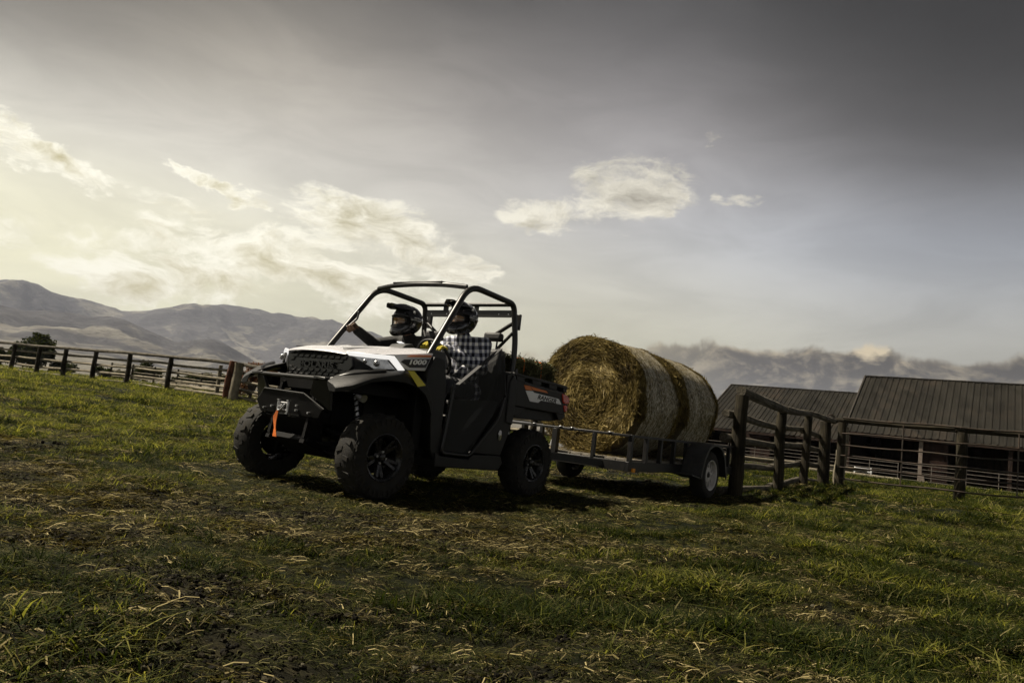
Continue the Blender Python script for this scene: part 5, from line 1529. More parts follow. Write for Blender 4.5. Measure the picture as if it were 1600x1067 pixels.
def round_bale(label, X0, Yc, Rb, L, seed):
    """front face at X0 (vehicle frame), lying on the trailer deck"""
    rn = np.random.default_rng(seed)
    Zc = ZD + Rb * .985
    e = thing('round_bale', label, 'hay bale', utv_w((X0 - L / 2, Yc, ZD)), (0, 0, VYAW), 'round bales on the trailer')
    zc = Zc - ZD
    def rr(a, x): return Rb * (1 + .022 * math.sin(2 * a + seed) + .016 * math.sin(5 * a + x * 3 + seed) + .010 * math.sin(9 * a + 2 * x + seed)) * (1 - .045 * abs(2 * x / L) ** 8) * (1 if math.sin(a) > -.93 else .985)
    nA = 72
    def ringed(x0, x1, m, grow=0.0):
        mb = MB()
        for i in range(m + 1):
            x = x0 + (x1 - x0) * i / m
            for k in range(nA):
                a = 2 * math.pi * k / nA; r_ = rr(a, x) + grow; mb.v.append((x, r_ * math.cos(a), zc + r_ * math.sin(a)))
        for i in range(m):
            for k in range(nA): k2 = (k + 1) % nA; mb.addf((i * nA + k, i * nA + k2, (i + 1) * nA + k2, (i + 1) * nA + k))
        return mb
    mb = ringed(-L / 2, L / 2, 10)
    for s_, i0 in ((1, 10 * nA), (-1, 0)):
        prev = i0
        for q, f in enumerate((.93, .8, .62, .42, .2)):
            b = len(mb.v)
            for k in range(nA):
                a = 2 * math.pi * k / nA; r_ = rr(a, s_ * L / 2) * f
                mb.v.append((s_ * (L / 2 + .02 * math.sqrt(1 - f * f) + .012 * math.sin(f * 30 + a) + rn.normal(0, .006)), r_ * math.cos(a), zc + r_ * math.sin(a)))
            for k in range(nA):
                k2 = (k + 1) % nA; mb.addf((prev + k, prev + k2, b + k2, b + k) if s_ > 0 else (b + k, b + k2, prev + k2, prev + k))
            prev = b
        mb.addf([prev + k for k in (range(nA) if s_ > 0 else range(nA - 1, -1, -1))])
    core = obj('straw_core', mb, M['straw_base'], e, smooth=60)
    wr = ringed(-L / 2 + .10, L / 2 - .17, 10, .007)
    for v_i in range(len(wr.v)):
        x, y, z = wr.v[v_i]
        if v_i < nA or v_i >= len(wr.v) - nA: wr.v[v_i] = (x + rn.normal(0, .022), y, z)
    obj('net_wrap', wr, M['wrap'], e, smooth=180)
    items = []
    for _ in range(19000):      # both flat ends, straw wound round the axis
        s_ = 1 if rn.random() < .72 else -1
        r_ = Rb * math.sqrt(rn.random()) * .985; a = rn.uniform(0, 2 * math.pi)
        c = np.array([s_ * (L / 2 + .018 * math.sqrt(max(0, 1 - (r_ / Rb) ** 2)) + rn.uniform(-.004, .022)), r_ * math.cos(a), zc + r_ * math.sin(a)])
        ta = a + math.pi / 2 + rn.normal(0, .45); d = np.array([s_ * rn.normal(.12, .28), math.cos(ta), math.sin(ta)]); d /= np.linalg.norm(d)
        swirl = vnoise(np.array(r_ * 9.0), np.array(a * 1.3 + r_ * 2), seed) ; big = vnoise(np.array(c[1] * 3.1), np.array(c[2] * 3.1), seed + 4)
        tn = float(np.clip(.22 + .66 * swirl * (.55 + .9 * big) + rn.normal(0, .16), 0, 1))
        nn = np.array([s_ * 1.0, rn.normal(0, .4), rn.normal(0, .4)]); nn -= d * nn.dot(d); nn /= np.linalg.norm(nn)
        items.append((c, d, nn, rn.uniform(.05, .19), rn.uniform(.0025, .0065), tn, rn.uniform(-.01, .018)))
    for _ in range(9500):       # bare shoulders of the round side
        if rn.random() < .62: x = L / 2 - .19 * rn.random() ** .8
        else: x = -L / 2 + .125 * rn.random()
        a = rn.uniform(-.35, math.pi + .5); r_ = rr(a, x) + rn.uniform(.0, .016)
        c = np.array([x, r_ * math.cos(a), zc + r_ * math.sin(a)]); n0 = np.array([0, math.cos(a), math.sin(a)])
        d = np.array([rn.normal(0, .5), -math.sin(a), math.cos(a)]) + n0 * rn.normal(.05, .28); d /= np.linalg.norm(d)
        nn = n0 + rn.normal(0, .35, 3); nn -= d * nn.dot(d); nn /= np.linalg.norm(nn)
        items.append((c, d, nn, rn.uniform(.05, .15), rn.uniform(.003, .006), float(np.clip(rn.normal(.42, .24), 0, 1)), rn.uniform(-.005, .02)))
    for _ in range(2600):       # stalks poking through the net
        x = rn.uniform(-L / 2 + .1, L / 2 - .15); a = rn.uniform(-.35, math.pi + .4); r_ = rr(a, x) + .010
        c = np.array([x, r_ * math.cos(a), zc + r_ * math.sin(a)]); n0 = np.array([0, math.cos(a), math.sin(a)])
        d = np.array([rn.normal(0, .4), -math.sin(a), math.cos(a)]) + n0 * rn.normal(.0, .10); d /= np.linalg.norm(d)
        items.append((c, d, n0, rn.uniform(.02, .07), rn.uniform(.003, .007), float(np.clip(rn.normal(.5, .3), 0, 1)), .006))
    ribbons('loose_straw', items, M['straw'], e)
    return e
round_bale('front round straw bale whose whole coiled end faces the vehicle', -3.93, .20, .735, 1.25, 3)
round_bale('rear round straw bale in white net wrap, behind the first one on the trailer', -5.21, .205, .728, 1.30, 8)

# square bale of green hay in the cargo box
sb = thing('square_bale', 'rectangular bale of greenish hay lying in the cargo box of the vehicle', 'hay bale', utv_w((-2.15, 0, .905)), (0, 0, VYAW))
mb = MB(); nx_, ny_, nz_ = 14, 12, 6
mb.box((0, 0, .235), (.84, 1.12, .46)); 
cb_ = obj('hay_core', mb, M['hay'], sb, bevel=.05, seg=3)
at = cb_.data.attributes.new('tone', 'FLOAT', 'POINT'); at.data.foreach_set('value', np.full(len(cb_.data.vertices), .25, np.float32))
rn = np.random.default_rng(4); items = []
for _ in range(9000):
    f = rn.integers(0, 5); u, v = rn.uniform(-1, 1, 2)
    if f <= 1: c = np.array([u * .42, v * .56, .465]); n0 = np.array([0, 0, 1.])
    elif f == 2: c = np.array([u * .42, .56, .235 + v * .23]); n0 = np.array([0, 1., 0])
    elif f == 3: c = np.array([-.42, u * .56, .235 + v * .23]); n0 = np.array([-1., 0, 0])
    else: c = np.array([.42, u * .56, .235 + v * .23]); n0 = np.array([1., 0, 0])
    c = c + n0 * rn.uniform(-.01, .02); d = rn.normal(0, 1, 3) + n0 * rn.normal(0, .5); d -= n0 * d.dot(n0) * .55; d /= np.linalg.norm(d)
    nn = n0 + rn.normal(0, .4, 3); nn -= d * nn.dot(d); nn /= np.linalg.norm(nn)
    items.append((c, d, nn, rn.uniform(.04, .13), rn.uniform(.003, .008), float(np.clip(rn.normal(.42, .25), 0, 1)), rn.uniform(0, .02)))
ribbons('loose_hay', items, M['hay'], sb)
for x in (-.16, .16):
    mb = MB(); mb.tube(round_path([(x, -.575, .24), (x, -.575, .48), (x, .575, .48), (x, .575, .02)], .05), .0045, 6); obj('twine', mb, M['strap'], sb)

# straw spilled on the deck
rn = np.random.default_rng(9); items = []
for _ in range(2600):
    c = np.array([rn.uniform(XR + .1, XF - .1), rn.uniform(-HW + .1, HW - .08), ZD + abs(rn.normal(0, .008)) + .004]); a = rn.uniform(0, 6.28); d = np.array([math.cos(a), math.sin(a), rn.normal(0, .12)]); d /= np.linalg.norm(d)
    items.append((c, d, np.array([0, 0, 1.]), rn.uniform(.04, .13), rn.uniform(.003, .007), rn.random(), .006))
dl = ribbons('spilled_straw', items, M['straw'], None); dl.matrix_world = Matrix.Translation(utv_w((TX, TYo, 0))) @ Matrix.Rotation(VYAW, 4, 'Z'); dl['label'] = 'loose straw spilled over the trailer deck'
# ------------------------------------------------------------------ fences
def gz(x, y): return float(gh(np.array(x), np.array(y)))
def wv(x, y, z): return Vector((x, y, gz(x, y) + z))
# log corral fence to the right of the trailer
fc = thing('log_fence', 'short fence of round log rails on thick posts beside the trailer wheel', 'fence', (3.59, 11.22, gz(3.59, 11.22)))
def loc_(o): o.parent = fc; o.matrix_parent_inverse = Matrix.Translation(-fc.location)
LP = [(3.59, 11.22), (5.28, 14.0), (7.10, 17.1), (8.07, 17.75)]
LP[2] = (6.75, 16.4); LP[3] = (8.02, 18.3)
hts = [1.52, 1.50, 1.50, 1.56]; rads = [.105, .095, .088, .135]
for k, ((x, y), h, r_) in enumerate(zip(LP, hts, rads)):
    loc_(log_obj('post', (x, y, gz(x, y) - .15), (x + rng.normal(0, .015), y, gz(x, y) + h), r_ * 1.04, r_ * .95, M['post'], None, 20 + k, n=14, m=14, wob=.012))
offs = Vector((-.085, -.055, 0))
def rail(z, a, b, r0, r1, ext0=0.0, mat='log', seed=0, side=1):
    A = Vector((*LP[a], gz(*LP[a]) + z)); B = Vector((*LP[b], gz(*LP[b]) + z)); d = (B - A).normalized()
    nrm = Vector((-d.y, d.x, 0)) * side
    A = A - d * ext0 + nrm * (rads[a] + r0 * .75); B = B + d * .12 + nrm * (rads[b] * .9 + r1 * .75)
    loc_(log_obj('rail', A, B, r0, r1, M[mat], None, seed, m=16, wob=.010))
# top rails lie on the post tops
A = Vector((*LP[0], gz(*LP[0]) + 1.58)); B = Vector((*LP[1], gz(*LP[1]) + 1.56)); D_ = Vector((*LP[3], gz(*LP[3]) + 1.62)); d = (B - A).normalized()
loc_(log_obj('rail', A - d * .08, B + d * .12, .075, .080, M['log'], None, 41, m=18, wob=.010))
Cc = Vector((*LP[2], gz(*LP[2]) + 1.56))
loc_(log_obj('rail', B + d * .10 + Vector((.02, 0, .015)), Cc + d * .25, .075, .062, M['log'], None, 42, m=16, wob=.010))
loc_(log_obj('rail', Cc + Vector((-.05, -.02, .03)), D_ + Vector((.25, .15, -.02)), .058, .07, M['log'], None, 43, m=14, wob=.012))
for q, z in enumerate((1.20, .84, .44, .07)):
    for s_, (a, b) in enumerate(((0, 1), (1, 2), (2, 3))):
        rail(z + rng.normal(0, .015), a, b, .062 if q != 1 else .07, .055, .28 if a == 0 else .1, 'log', 60 + q * 5 + s_, side=1)
# metal pipe fence running right from the corner
M['pipe'] = simple('dark_steel_pipe', (.055, .045, .035), .5, metal=.3, var=.5, scale=3, dust=.5, dustcol=(.12, .07, .04))
pf = thing('pipe_fence', 'dark steel pipe fence with a log top rail, right of the corner post', 'fence', (8.1, 17.9, gz(8.1, 17.9)))
PP = [(8.15, 17.75), (10.43, 16.75), (12.6, 16.45), (15.2, 16.2)]
def lp(o): o.parent = pf; o.matrix_parent_inverse = Matrix.Translation(-pf.location)
for k, (x, y) in enumerate(PP): lp(log_obj('post', (x, y, gz(x, y) - .1), (x, y, gz(x, y) + 1.56), .115 if k else .10, .11 if k else .09, M['post'], None, 90 + k, n=14, m=12, wob=.012))
for k in range(3):
    A, B = Vector((*PP[k], gz(*PP[k]))), Vector((*PP[k + 1], gz(*PP[k + 1]))); d = (B - A).normalized(); nrm = Vector((d.y, -d.x, 0))
    lp(log_obj('top_rail', A + Vector((0, 0, 1.60)) - d * .15 - nrm * .03, B + Vector((0, 0, 1.60)) + d * .1 - nrm * .03, .062, .055, M['post'], None, 110 + k, m=14))
    for z in (1.30, 1.02, .76, .50, .22, 1.66):
        mb = MB(); o_ = nrm * (.13 if z < 1.6 else .05)
        P = [A + (B - A) * t + Vector((0, 0, z + .012 * math.sin(7 * t + z * 9 + k))) + o_ for t in np.linspace(-.03 if k else .0, 1.0, 9)]
        mb.tube(P, .0185 if z < 1.6 else .024, 8); lp(obj('pipe', mb, M['pipe'], None, smooth=60))
    for t in (.52,):
        mb = MB(); p = A + (B - A) * t + nrm * .13; mb.cyl(p + Vector((0, 0, .18)), p + Vector((0, 0, 1.62)), .014); lp(obj('stay', mb, M['pipe'], None, smooth=60))
# wire loops at the corner post
mb = MB(); c = Vector((LP[3][0], LP[3][1], gz(*LP[3]) + 1.66))
for k in range(3): mb.tube([c + Vector((.10 * math.cos(a) + .03 * k, -.12 + .02 * k, .07 * math.sin(a) * (1 + .2 * k))) for a in np.linspace(0, 2 * math.pi, 15)[:-1]], .008, 6, closed=True)
loc_(obj('wire_loop', mb, M['pipe'], None, smooth=180))

# pale peeled post standing just behind the corner, with its prop
pp = empty('peeled_post', pf); pp.location = (.50, .70, gz(8.6, 18.6) - gz(8.1, 17.9)); pp['label'] = 'pale peeled post just right of the corner post'
o = log_obj('post', (0, 0, -.1), (.02, 0, 1.46), .095, .085, M['palewood'], pp, 140, n=14, m=12)
o = log_obj('prop', (-.17, -.05, -.1), (-.12, 0, .86), .055, .05, M['palewood'], pp, 141, n=10, m=8)

# long wooden fence on the left
lf = thing('pasture_fence', 'long dark post and pole fence crossing the pasture on the left, below the hills', 'fence', (-16.6, 33.9, gz(-16.6, 33.9)))
def ll(o): o.parent = lf; o.matrix_parent_inverse = Matrix.Translation(-lf.location)
F0, F1 = Vector((-28.2, 40.2)), Vector((-10.95, 29.9)); dF = (F1 - F0).normalized()
tt = [-0.085, 0.0, .125, .25, .375, .50, .635, .785, .99, 1.13, 1.27, 1.41, 1.55, 1.69, 1.83]
prev = None
for k, t in enumerate(tt):
    p = F0 + (F1 - F0) * t; x, y = p.x, p.y; g0 = gz(x, y)
    ll(log_obj('post', (x, y, g0 - .1), (x + rng.normal(0, .02), y, g0 + 1.42), .115, .10, M['post'], None, 200 + k, n=10, m=6))
    if prev is not None:
        n2 = Vector((-dF.y, dF.x, 0)); n2 = n2 if n2.y < 0 else -n2
        a = Vector((prev[0], prev[1], prev[2])); b = Vector((x, y, g0))
        ll(log_obj('rail', a + Vector((0, 0, 1.47)), b + Vector((0, 0, 1.47)), .072, .066, M['log'], None, 220 + k, n=8, m=8, wob=.012))
        for q, z in enumerate((1.14, .82, .46, .12)):
            ll(log_obj('rail', a + Vector((0, 0, z + rng.normal(0, .02))) - n2 * .10, b + Vector((0, 0, z + rng.normal(0, .02))) - n2 * .10, .058, .052, M['palewood'], None, 240 + k * 5 + q, n=8, m=6, wob=.012))
    prev = (x, y, g0)
# stout pale gate post by the vehicle nose
gp_ = empty('gate_post', lf); gp_.location = Vector((-10.85, 29.65, gz(-10.85, 29.65))) - lf.location; gp_['label'] = 'stout pale and rust stained gate post next to the vehicle bumper'
log_obj('post', (0, 0, -.1), (.03, 0, 1.52), .20, .18, M['palewood'], gp_, 300, n=14, m=12); log_obj('rusty_post', (-.34, .08, -.1), (-.20, .02, 1.56), .16, .14, M['redwood'], gp_, 301, n=14, m=12)
p3 = empty('thin_post', lf); p3.location = Vector((-12.15, 31.2, gz(-12.15, 31.2))) - lf.location; p3['label'] = 'thin pale post between two dark posts'
log_obj('post', (0, 0, -.1), (.02, 0, 1.35), .085, .08, M['palewood'], p3, 303, n=10, m=8)
# second fence behind it, thin pale rails
sf = thing('far_rail_fence', 'thin pale rail fence of the pens behind the left fence', 'fence', (-18, 44, gz(-18, 44)))
def ls(o): o.parent = sf; o.matrix_parent_inverse = Matrix.Translation(-sf.location)
S0, S1 = Vector((-27.0, 50.5)), Vector((-5.0, 38.5)); prev = None
for k in range(12):
    t = k / 11; p = S0 + (S1 - S0) * t; g0 = gz(p.x, p.y)
    ls(log_obj('post', (p.x, p.y, g0 - .1), (p.x, p.y, g0 + 1.25), .07, .065, M['post'], None, 320 + k, n=8, m=4))
    if prev is not None:
        for q, z in enumerate((1.18, .98, .74, .55, .36, .15)):
            a = Vector((prev[0], prev[1], prev[2] + z)); b = Vector((p.x, p.y, g0 + z))
            ls(log_obj('rail', a, b, .036, .033, M['palewood'], None, 340 + k * 7 + q, n=6, m=3, wob=.010))
    prev = (p.x, p.y, g0)
# stacked spare poles behind the left fence
for q, (x, y, L) in enumerate(((-17.2, 40.5, 5.0), (-14.2, 37.6, 4.2), (-11.2, 35.8, 3.2))):
    lab = ('leftmost stack of pale poles lying on the ground behind the left fence', 'middle stack of pale poles lying behind the left fence', 'short stack of pale poles behind the left fence, nearest the gate post')[q]
    st = thing('pole_stack', lab, 'pole stack', (x, y, gz(x, y)), (0, 0, R(-31)), 'stacks of spare poles')
    for k in range(7): log_obj('pole', (-L / 2 + rng.uniform(-.3, .3), (k % 4) * .17 - .25 + (.08 if k > 3 else 0), .08 + (.15 if k > 3 else 0)), (L / 2 + rng.uniform(-.3, .3), (k % 4) * .17 - .25 + (.08 if k > 3 else 0), .08 + (.15 if k > 3 else 0)), .075, .06, M['palewood'], st, 420 + q * 9 + k, n=8, m=4)

# ------------------------------------------------------------------ barns
def roof_mat():
    m, t, b = mat_new('brown_roof_sheet')
    pos = t.new('ShaderNodeNewGeometry').outputs['Position']; rnd = t.new('ShaderNodeObjectInfo').outputs['Random']
    n = t.noise(t.scale(pos, (1, .35, .35)), 1.3, 7, .68, .4); n2 = t.noise(pos, .22, 4, .6)
    c = t.ramp(t.add(t.mul(n, .8), t.mul(t.sub(rnd, .5), .16)), [(.25, (.011, .010, .008)), (.42, (.017, .0155, .012)), (.58, (.022, .020, .016))])
    c = t.mix(t.mul(t.rng(n2, .52, .66), t.rng(n, .4, .6)), c, (.028, .022, .016))
    t.link(c, b.inputs['Base Color']); t.put(b.inputs['Roughness'], t.rng(n, .3, .7, .5, .75)); b.inputs['Specular IOR Level'].default_value = .15
    return m
M['roof'] = roof_mat()
M['trim'] = simple('roof_trim', (.035, .030, .024), .5)
M['barnwall'] = wood_mat('barn_board', (.015, .010, .008), (.035, .022, .016), (.06, .036, .028), own=True)
M['barnred'] = wood_mat('red_barn_board', (.012, .006, .005), (.028, .014, .010), (.05, .028, .02), own=True)
M['barnpale'] = simple('pale_column_paint', (.20, .16, .13), .7, var=.3, scale=3)
M['dirtfloor'] = simple('barn_floor', (.06, .045, .03), .95)
rd, rp = Vector((.83, -.56, 0)).normalized(), Vector((.56, .83, 0)).normalized()
def barn(label, E0, n_sheets, ze, zr, depth, zg):
    """open-fronted shed; E0 = left end of the eave line, ridge 'depth' metres behind it"""
    b = thing('barn', label, 'barn', (*E0, zg))
    b.rotation_euler = (0, 0, math.atan2(rd.y, rd.x))
    # local frame: x along the ridge, y into the barn, z up from the ground there
    Lx = n_sheets * 1.2; ze -= zg; zr -= zg
    sl = Vector((0, depth, zr - ze)); n_ = sl.cross(Vector((-1, 0, 0))).normalized(); n_ = n_ if n_.z > 0 else -n_
    mb = MB(); prof = []
    for k in range(3):
        x = k * .40
        prof += [(x, 0), (x + .24, 0), (x + .28, .045), (x + .36, .045)]
    prof.append((1.2, 0))
    for t in (0, 1.0):
        for x, h in prof: mb.v.append(tuple(Vector((x, 0, 0)) + sl * t + n_ * h))
    k = len(prof)
    for i in range(k - 1): mb.addf((i, i + 1, k + i + 1, k + i))
    s0 = obj('roof_sheet', mb, M['roof'], b)
    for q in range(n_sheets):
        o = s0 if q == 0 else s0.copy()
        if q: C.objects.link(o)
        o.location = (q * 1.2, rng.normal(0, .015) - .0, ze + rng.normal(0, .003))
    mb = MB()     # back slope
    mb.prism([(-.02, depth, zr - .02), (-.02, depth * 1.6, ze + .4), (-.02, depth * 1.6, ze + .3), (-.02, depth, zr - .12)], (Lx + .04, 0, 0)); obj('back_slope', mb, M['roof'], b)
    mb = MB(); mb.bar((-.05, depth, zr + .04), (Lx + .05, depth, zr + .04), .30, .05); mb.bar((-.03, 0, ze), Vector((-.03, 0, ze)) + sl, .10, .16); mb.bar((Lx + .03, 0, ze), Vector((Lx + .03, 0, ze)) + sl, .10, .16); obj('ridge_cap', mb, M['trim'], b)
    mb = MB(); mb.box((Lx / 2, .03, ze - .12), (Lx, .05, .20)); obj('fascia', mb, M['barnwall'], b)
    mb = MB()
    mb.box((Lx / 2, depth * 1.55, ze / 2 + .25), (Lx, .08, ze + .5)); mb.prism([(.02, .1, 0), (.02, depth * 1.55, 0), (.02, depth * 1.55, ze), (.02, depth, zr - .15), (.02, .1, ze - .12)], (.08, 0, 0)); mb.prism([(Lx - .10, .1, 0), (Lx - .10, depth * 1.55, 0), (Lx - .10, depth * 1.55, ze), (Lx - .10, depth, zr - .15), (Lx - .10, .1, ze - .12)], (.08, 0, 0))
    o = obj('wall', mb, M['barnwall'], b); 
    mb = MB(); mb.box((Lx / 2, depth * .8, -.02), (Lx, depth * 1.5, .10)); obj('dirt_floor', mb, M['dirtfloor'], b)
    mb = MB()
    for q in range(6): mb.bar((.0, depth * q / 6 + .3, ze + (zr - ze) * (q / 6) - .14), (Lx, depth * q / 6 + .3, ze + (zr - ze) * (q / 6) - .14), .08, .14)
    obj('purlins', mb, M['barnwall'], b)
    return b, Lx, ze, zr
zg2 = gz(27, 48); zg1 = gz(21, 60)
b2, L2, ze2, zr2 = barn('nearer open fronted barn at the right edge, with the taller brown ribbed roof', (23.1, 50.0), 19, 2.62, 7.25, 8.0, zg2)
b1, L1, ze1, zr1 = barn('farther barn with a lower brown ribbed roof, behind the log fence', (16.9, 65.0), 12, 2.15, 6.75, 9.5, zg1)
def col_(b, x, ze, mat, wd=.22, y=.25, name='column'):
    mb = MB(); mb.box((x, y, (ze - .2) / 2), (wd, wd, ze - .2)); return obj(name, mb, M[mat], b, bevel=.01, seg=1)
for x in (.3, 4.6, 9.4, 13.9, 18.4, 22.6): col_(b2, x, ze2, 'barnwall' if x not in (4.6,) else 'barnpale')
mb = MB(); mb.box((5.35, .38, (ze2 - .3) / 2), (1.5, .08, ze2 - .3)); mb.box((5.35, .32, 1.2), (1.5, .04, .12)); o_ = obj('door', mb, M['barnred'], b2)
mb = MB(); mb.prism([(4.45, .05, 0), (5.0, .05, 0), (4.85, .05, .75), (4.55, .05, .9)], (0, .12, 0)); obj('concrete_footing', mb, M['barnpale'], b2, bevel=.02)
for x in (.3, 3.6, 7.4, 11.0, 14.3): col_(b1, x, ze1, 'barnwall')
mb = MB(); mb.box((5.6, .4, (ze1 - .3) / 2), (1.6, .08, ze1 - .3)); obj('door', mb, M['barnred'], b1)
# tubular gate panels standing in front of the barns
def gate(label, p, L, ang, h=1.35, grp='tubular gate panels before the barns'):
    g = thing('tubular_gate', label, 'gate', (p[0], p[1], gz(*p) + .05), (0, 0, ang), grp)
    for k in range(6):
        mb = MB(); mb.tube([(0, 0, .12 + k * (h - .14) / 5), (L, 0, .12 + k * (h - .14) / 5)], .02, 6); obj('bar', mb, M['gatepipe'], g, smooth=60)
    for x in (0, L / 2, L):
        mb = MB(); mb.cyl((x, 0, 0), (x, 0, h + .02), .024, n=8); obj('upright', mb, M['gatepipe'], g, smooth=60)
    return g
M['gatepipe'] = simple('galvanised_pipe', (.16, .14, .12), .5, metal=.4, var=.3)
ad = math.atan2(rd.y, rd.x)
e0 = Vector((23.1, 50.0, 0)) - rp * 1.2
GL = ['first tubular gate panel from the left in front of the nearer barn', 'second tubular gate panel in front of the nearer barn, behind the white chair', 'tubular gate panel in front of the red door of the nearer barn', 'tubular gate panel right of the red barn door', 'rightmost tubular gate panel in front of the nearer barn']
for k in range(5):
    p = e0 + rd * (.2 + k * 3.5); gate(GL[k], (p.x, p.y), 3.3, ad)
e1 = Vector((16.9, 65.0, 0)) - rp * 1.5
GL = ['leftmost gate panel before the farther barn, seen through the log fence', 'middle gate panel before the farther barn', 'gate panel before the farther barn, nearest the corner post']
for k in range(3):
    p = e1 + rd * (-.5 + k * 4.2); gate(GL[k], (p.x, p.y), 4.0, ad, 1.5)
# white chair lying by the barn
CHS = 1.25
ch = thing('garden_chair', 'small white chair lying on its back in the grass before the barn', 'chair', (18.95, 38.6, gz(18.95, 38.6)), (0, 0, R(-20)))
ch.scale = (.9, .9, 1.0)
mb = MB(); mb.box((0, 0, .45), (.95, .06, .05)); mb.box((0, .02, .60), (.85, .05, .06)); mb.box((0, .04, .30), (.95, .30, .05)); obj('slats', mb, M['print_white'], ch, bevel=.01)
for x in (-.45, .45):
    mb = MB(); mb.bar((x, 0, 0), (x * .95, .05, .66), .06, .06); obj('leg', mb, M['print_white'], ch, bevel=.01); mb = MB(); mb.bar((x, .42, 0), (x * .95, .05, .40), .05, .05); obj('leg', mb, M['print_white'], ch, bevel=.01)
# pale beam lying behind the log fence
bm = log_obj('fallen_pole', (12.9, 30.8, gz(12.9, 30.8) + .12), (16.2, 30.0, gz(16.2, 30.0) + .14), .10, .09, M['palewood'], None, 500)
tag(bm, 'pale pole lying on the ground behind the log fence', 'pole')
bm = log_obj('fallen_pole', (7.9, 27.6, gz(7.9, 27.6) + .30), (13.4, 27.0, gz(13.4, 27.0) + .34), .07, .06, M['palewood'], None, 501)
tag(bm, 'long pale pole raised low above the grass between log fence and farther barn', 'pole')

# ------------------------------------------------------------------ trees and bushes
M['leaf_dark'] = leaf_mat('dark_leaf', [(0, (.010, .014, .006)), (.5, (.026, .034, .013)), (.9, (.055, .062, .024)), (1, (.08, .085, .035))], .25)
M['leaf_rust'] = leaf_mat('rusty_leaf', [(0, (.05, .02, .013)), (.5, (.13, .055, .035)), (1, (.24, .13, .09))], .25)
M['bark'] = simple('bark', (.05, .04, .03), .9)
def tree(name, label, cat, x, y, blobs, trunk_h, mat, leaf, n, seed, group=None, zoff=0):
    g0 = gz(x, y) - .05 + zoff; e = thing(name, label, cat, (x, y, g0), (0, 0, 0), group)
    rn = np.random.default_rng(seed); mb = MB(); zt = max(b[2] for b in blobs)
    mb.tube([(0, 0, 0), (.05 * trunk_h, 0, trunk_h * .6), (0, .03, zt * .8)], [trunk_h * .07 + .05, trunk_h * .05 + .03, .03], 8)
    for b in blobs[:6]: mb.tube([(0, 0, trunk_h * .5), (b[0] * .5, b[1] * .5, b[2] * .75), (b[0], b[1], b[2])], [.05 + .02 * trunk_h, .05, .02], 6)
    obj('trunk', mb, M['bark'], e, smooth=60)
    tot = sum(b[3] ** 2 for b in blobs); V = []; T = []
    for bx_, by_, bz_, br in blobs:
        for _ in range(int(n * br * br / tot)):
            d = rn.normal(0, 1, 3); d /= np.linalg.norm(d); r_ = br * rn.random() ** .45 * (1 + .25 * math.sin(5 * d[0] + seed) * math.cos(4 * d[2]))
            c = np.array([bx_, by_, bz_]) + d * r_ * np.array([1, 1, .8])
            a = rn.normal(0, 1, 3); a /= np.linalg.norm(a); b_ = np.cross(a, rn.normal(0, 1, 3)); b_ /= np.linalg.norm(b_)
            s_ = leaf * rn.uniform(.6, 1.4); V += [c - a * s_, c - b_ * s_ * .6, c + a * s_, c + b_ * s_ * .6]; T += [rn.random()] * 4
    V = np.array(V, np.float32); nq = len(V) // 4
    me = bpy.data.meshes.new('crown'); me.vertices.add(len(V)); me.vertices.foreach_set('co', V.ravel()); F = np.arange(nq * 4, dtype=np.int32)
    me.loops.add(len(F)); me.loops.foreach_set('vertex_index', F); me.polygons.add(nq); me.polygons.foreach_set('loop_start', np.arange(0, nq * 4, 4, dtype=np.int32)); me.update(calc_edges=True)
    at = me.attributes.new('tone', 'FLOAT', 'POINT'); at.data.foreach_set('value', np.array(T, np.float32)); me.materials.append(mat)
    o = bpy.data.objects.new('crown', me); C.objects.link(o); o.parent = e
    return e
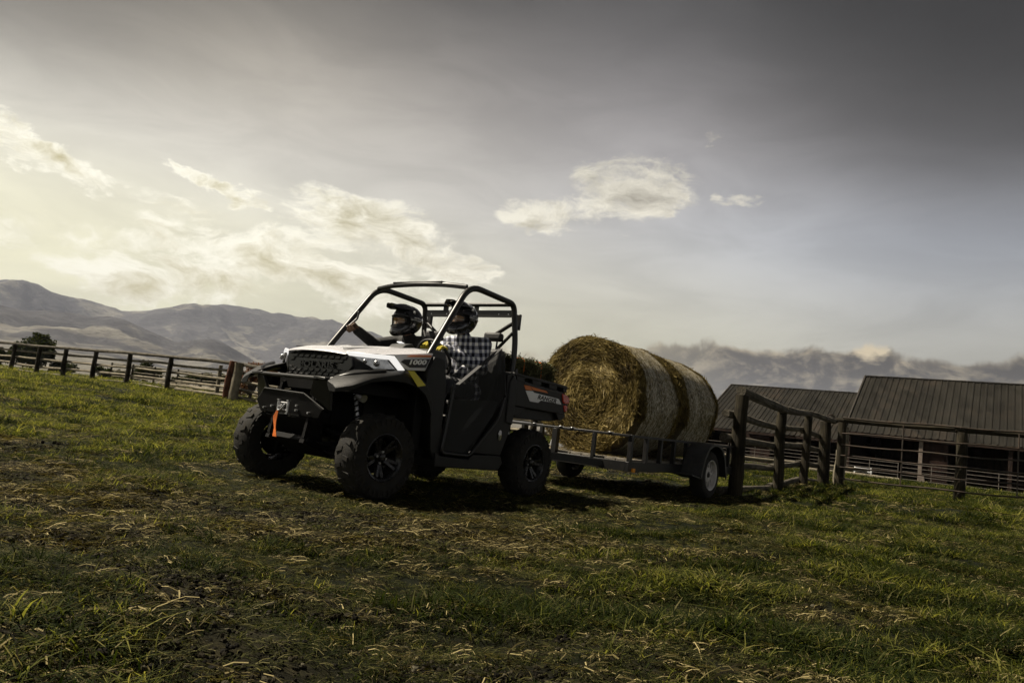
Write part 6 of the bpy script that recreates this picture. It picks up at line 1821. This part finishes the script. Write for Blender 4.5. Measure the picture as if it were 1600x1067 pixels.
def blobs_of(wd, h, n, seed):
    rn = random.Random(seed); L = []
    for k in range(n): a = rn.uniform(-1, 1); L.append((a * wd * .42, rn.uniform(-.3, .3) * wd, h * (.38 + .40 * rn.random() * (1 - .5 * a * a)), h * rn.uniform(.16, .27)))
    return L
tree('tree', 'large dark round headed tree beyond the left end of the fence', 'tree', -62.5, 97, [(0, 0, 3.9, 1.6), (1.3, .5, 4.4, 1.2), (-1.2, -.4, 3.4, 1.3), (.3, .8, 5.1, 1.1), (1.9, 0, 3.0, 1.2), (-1.8, .6, 2.6, 1.1), (.3, 0, 2.6, 1.7)], 3.0, M['leaf_dark'], .17, 9000, 1, zoff=.6)
tree('tree', 'lower dark tree touching the left side of the large round tree', 'tree', -66.3, 96, blobs_of(4.2, 4.1, 7, 3), 2.0, M['leaf_dark'], .16, 4500, 2, 'dark trees beyond the left fence', .6)
tree('tree', 'small dark tree touching the right side of the large round tree', 'tree', -58.6, 98, blobs_of(2.6, 3.8, 6, 4), 1.8, M['leaf_dark'], .16, 3000, 3, 'dark trees beyond the left fence')
bs = [('dark bush behind the fence, just right of the small dark tree', -47.5, 88, 6.0, 2.7), ('narrow upright bush between the fourth and fifth fence posts', -41.0, 84, 2.2, 3.5), ('low dark bush behind the middle of the left fence', -36.0, 86, 5.0, 2.8), ('small dark bush behind the left fence, nearest the pale thin post', -27.5, 82, 4.2, 2.7), ('wide low bush behind the posts at the left end of the fence', -71.5, 92, 7.0, 2.6), ('dark scrub bush hidden low behind the rails left of the gate post', -19.5, 66, 5.0, 2.0), ('olive bush low behind the rails by the second stack of poles', -24.5, 62, 4.5, 1.7)]
for k, (lab, x, y, wd, h) in enumerate(bs): tree('bush', lab, 'bush', x, y, blobs_of(wd, h, 7, 10 + k), .6, M['leaf_dark'], .13, 2600, 20 + k, 'bushes behind the left fence', .2)
tree('rusty_tree', 'reddish brown leaved shrub showing above the rail behind the gate post', 'shrub', -11.9, 34.6, [(-.1, 0, 1.62, .30), (.35, .1, 1.66, .30), (.85, 0, 1.50, .28), (-.3, 0, 1.15, .38), (.4, .1, 1.05, .45), (-.55, 0, .6, .42), (1.5, 0, 1.42, .16)], .7, M['leaf_rust'], .045, 3400, 40)
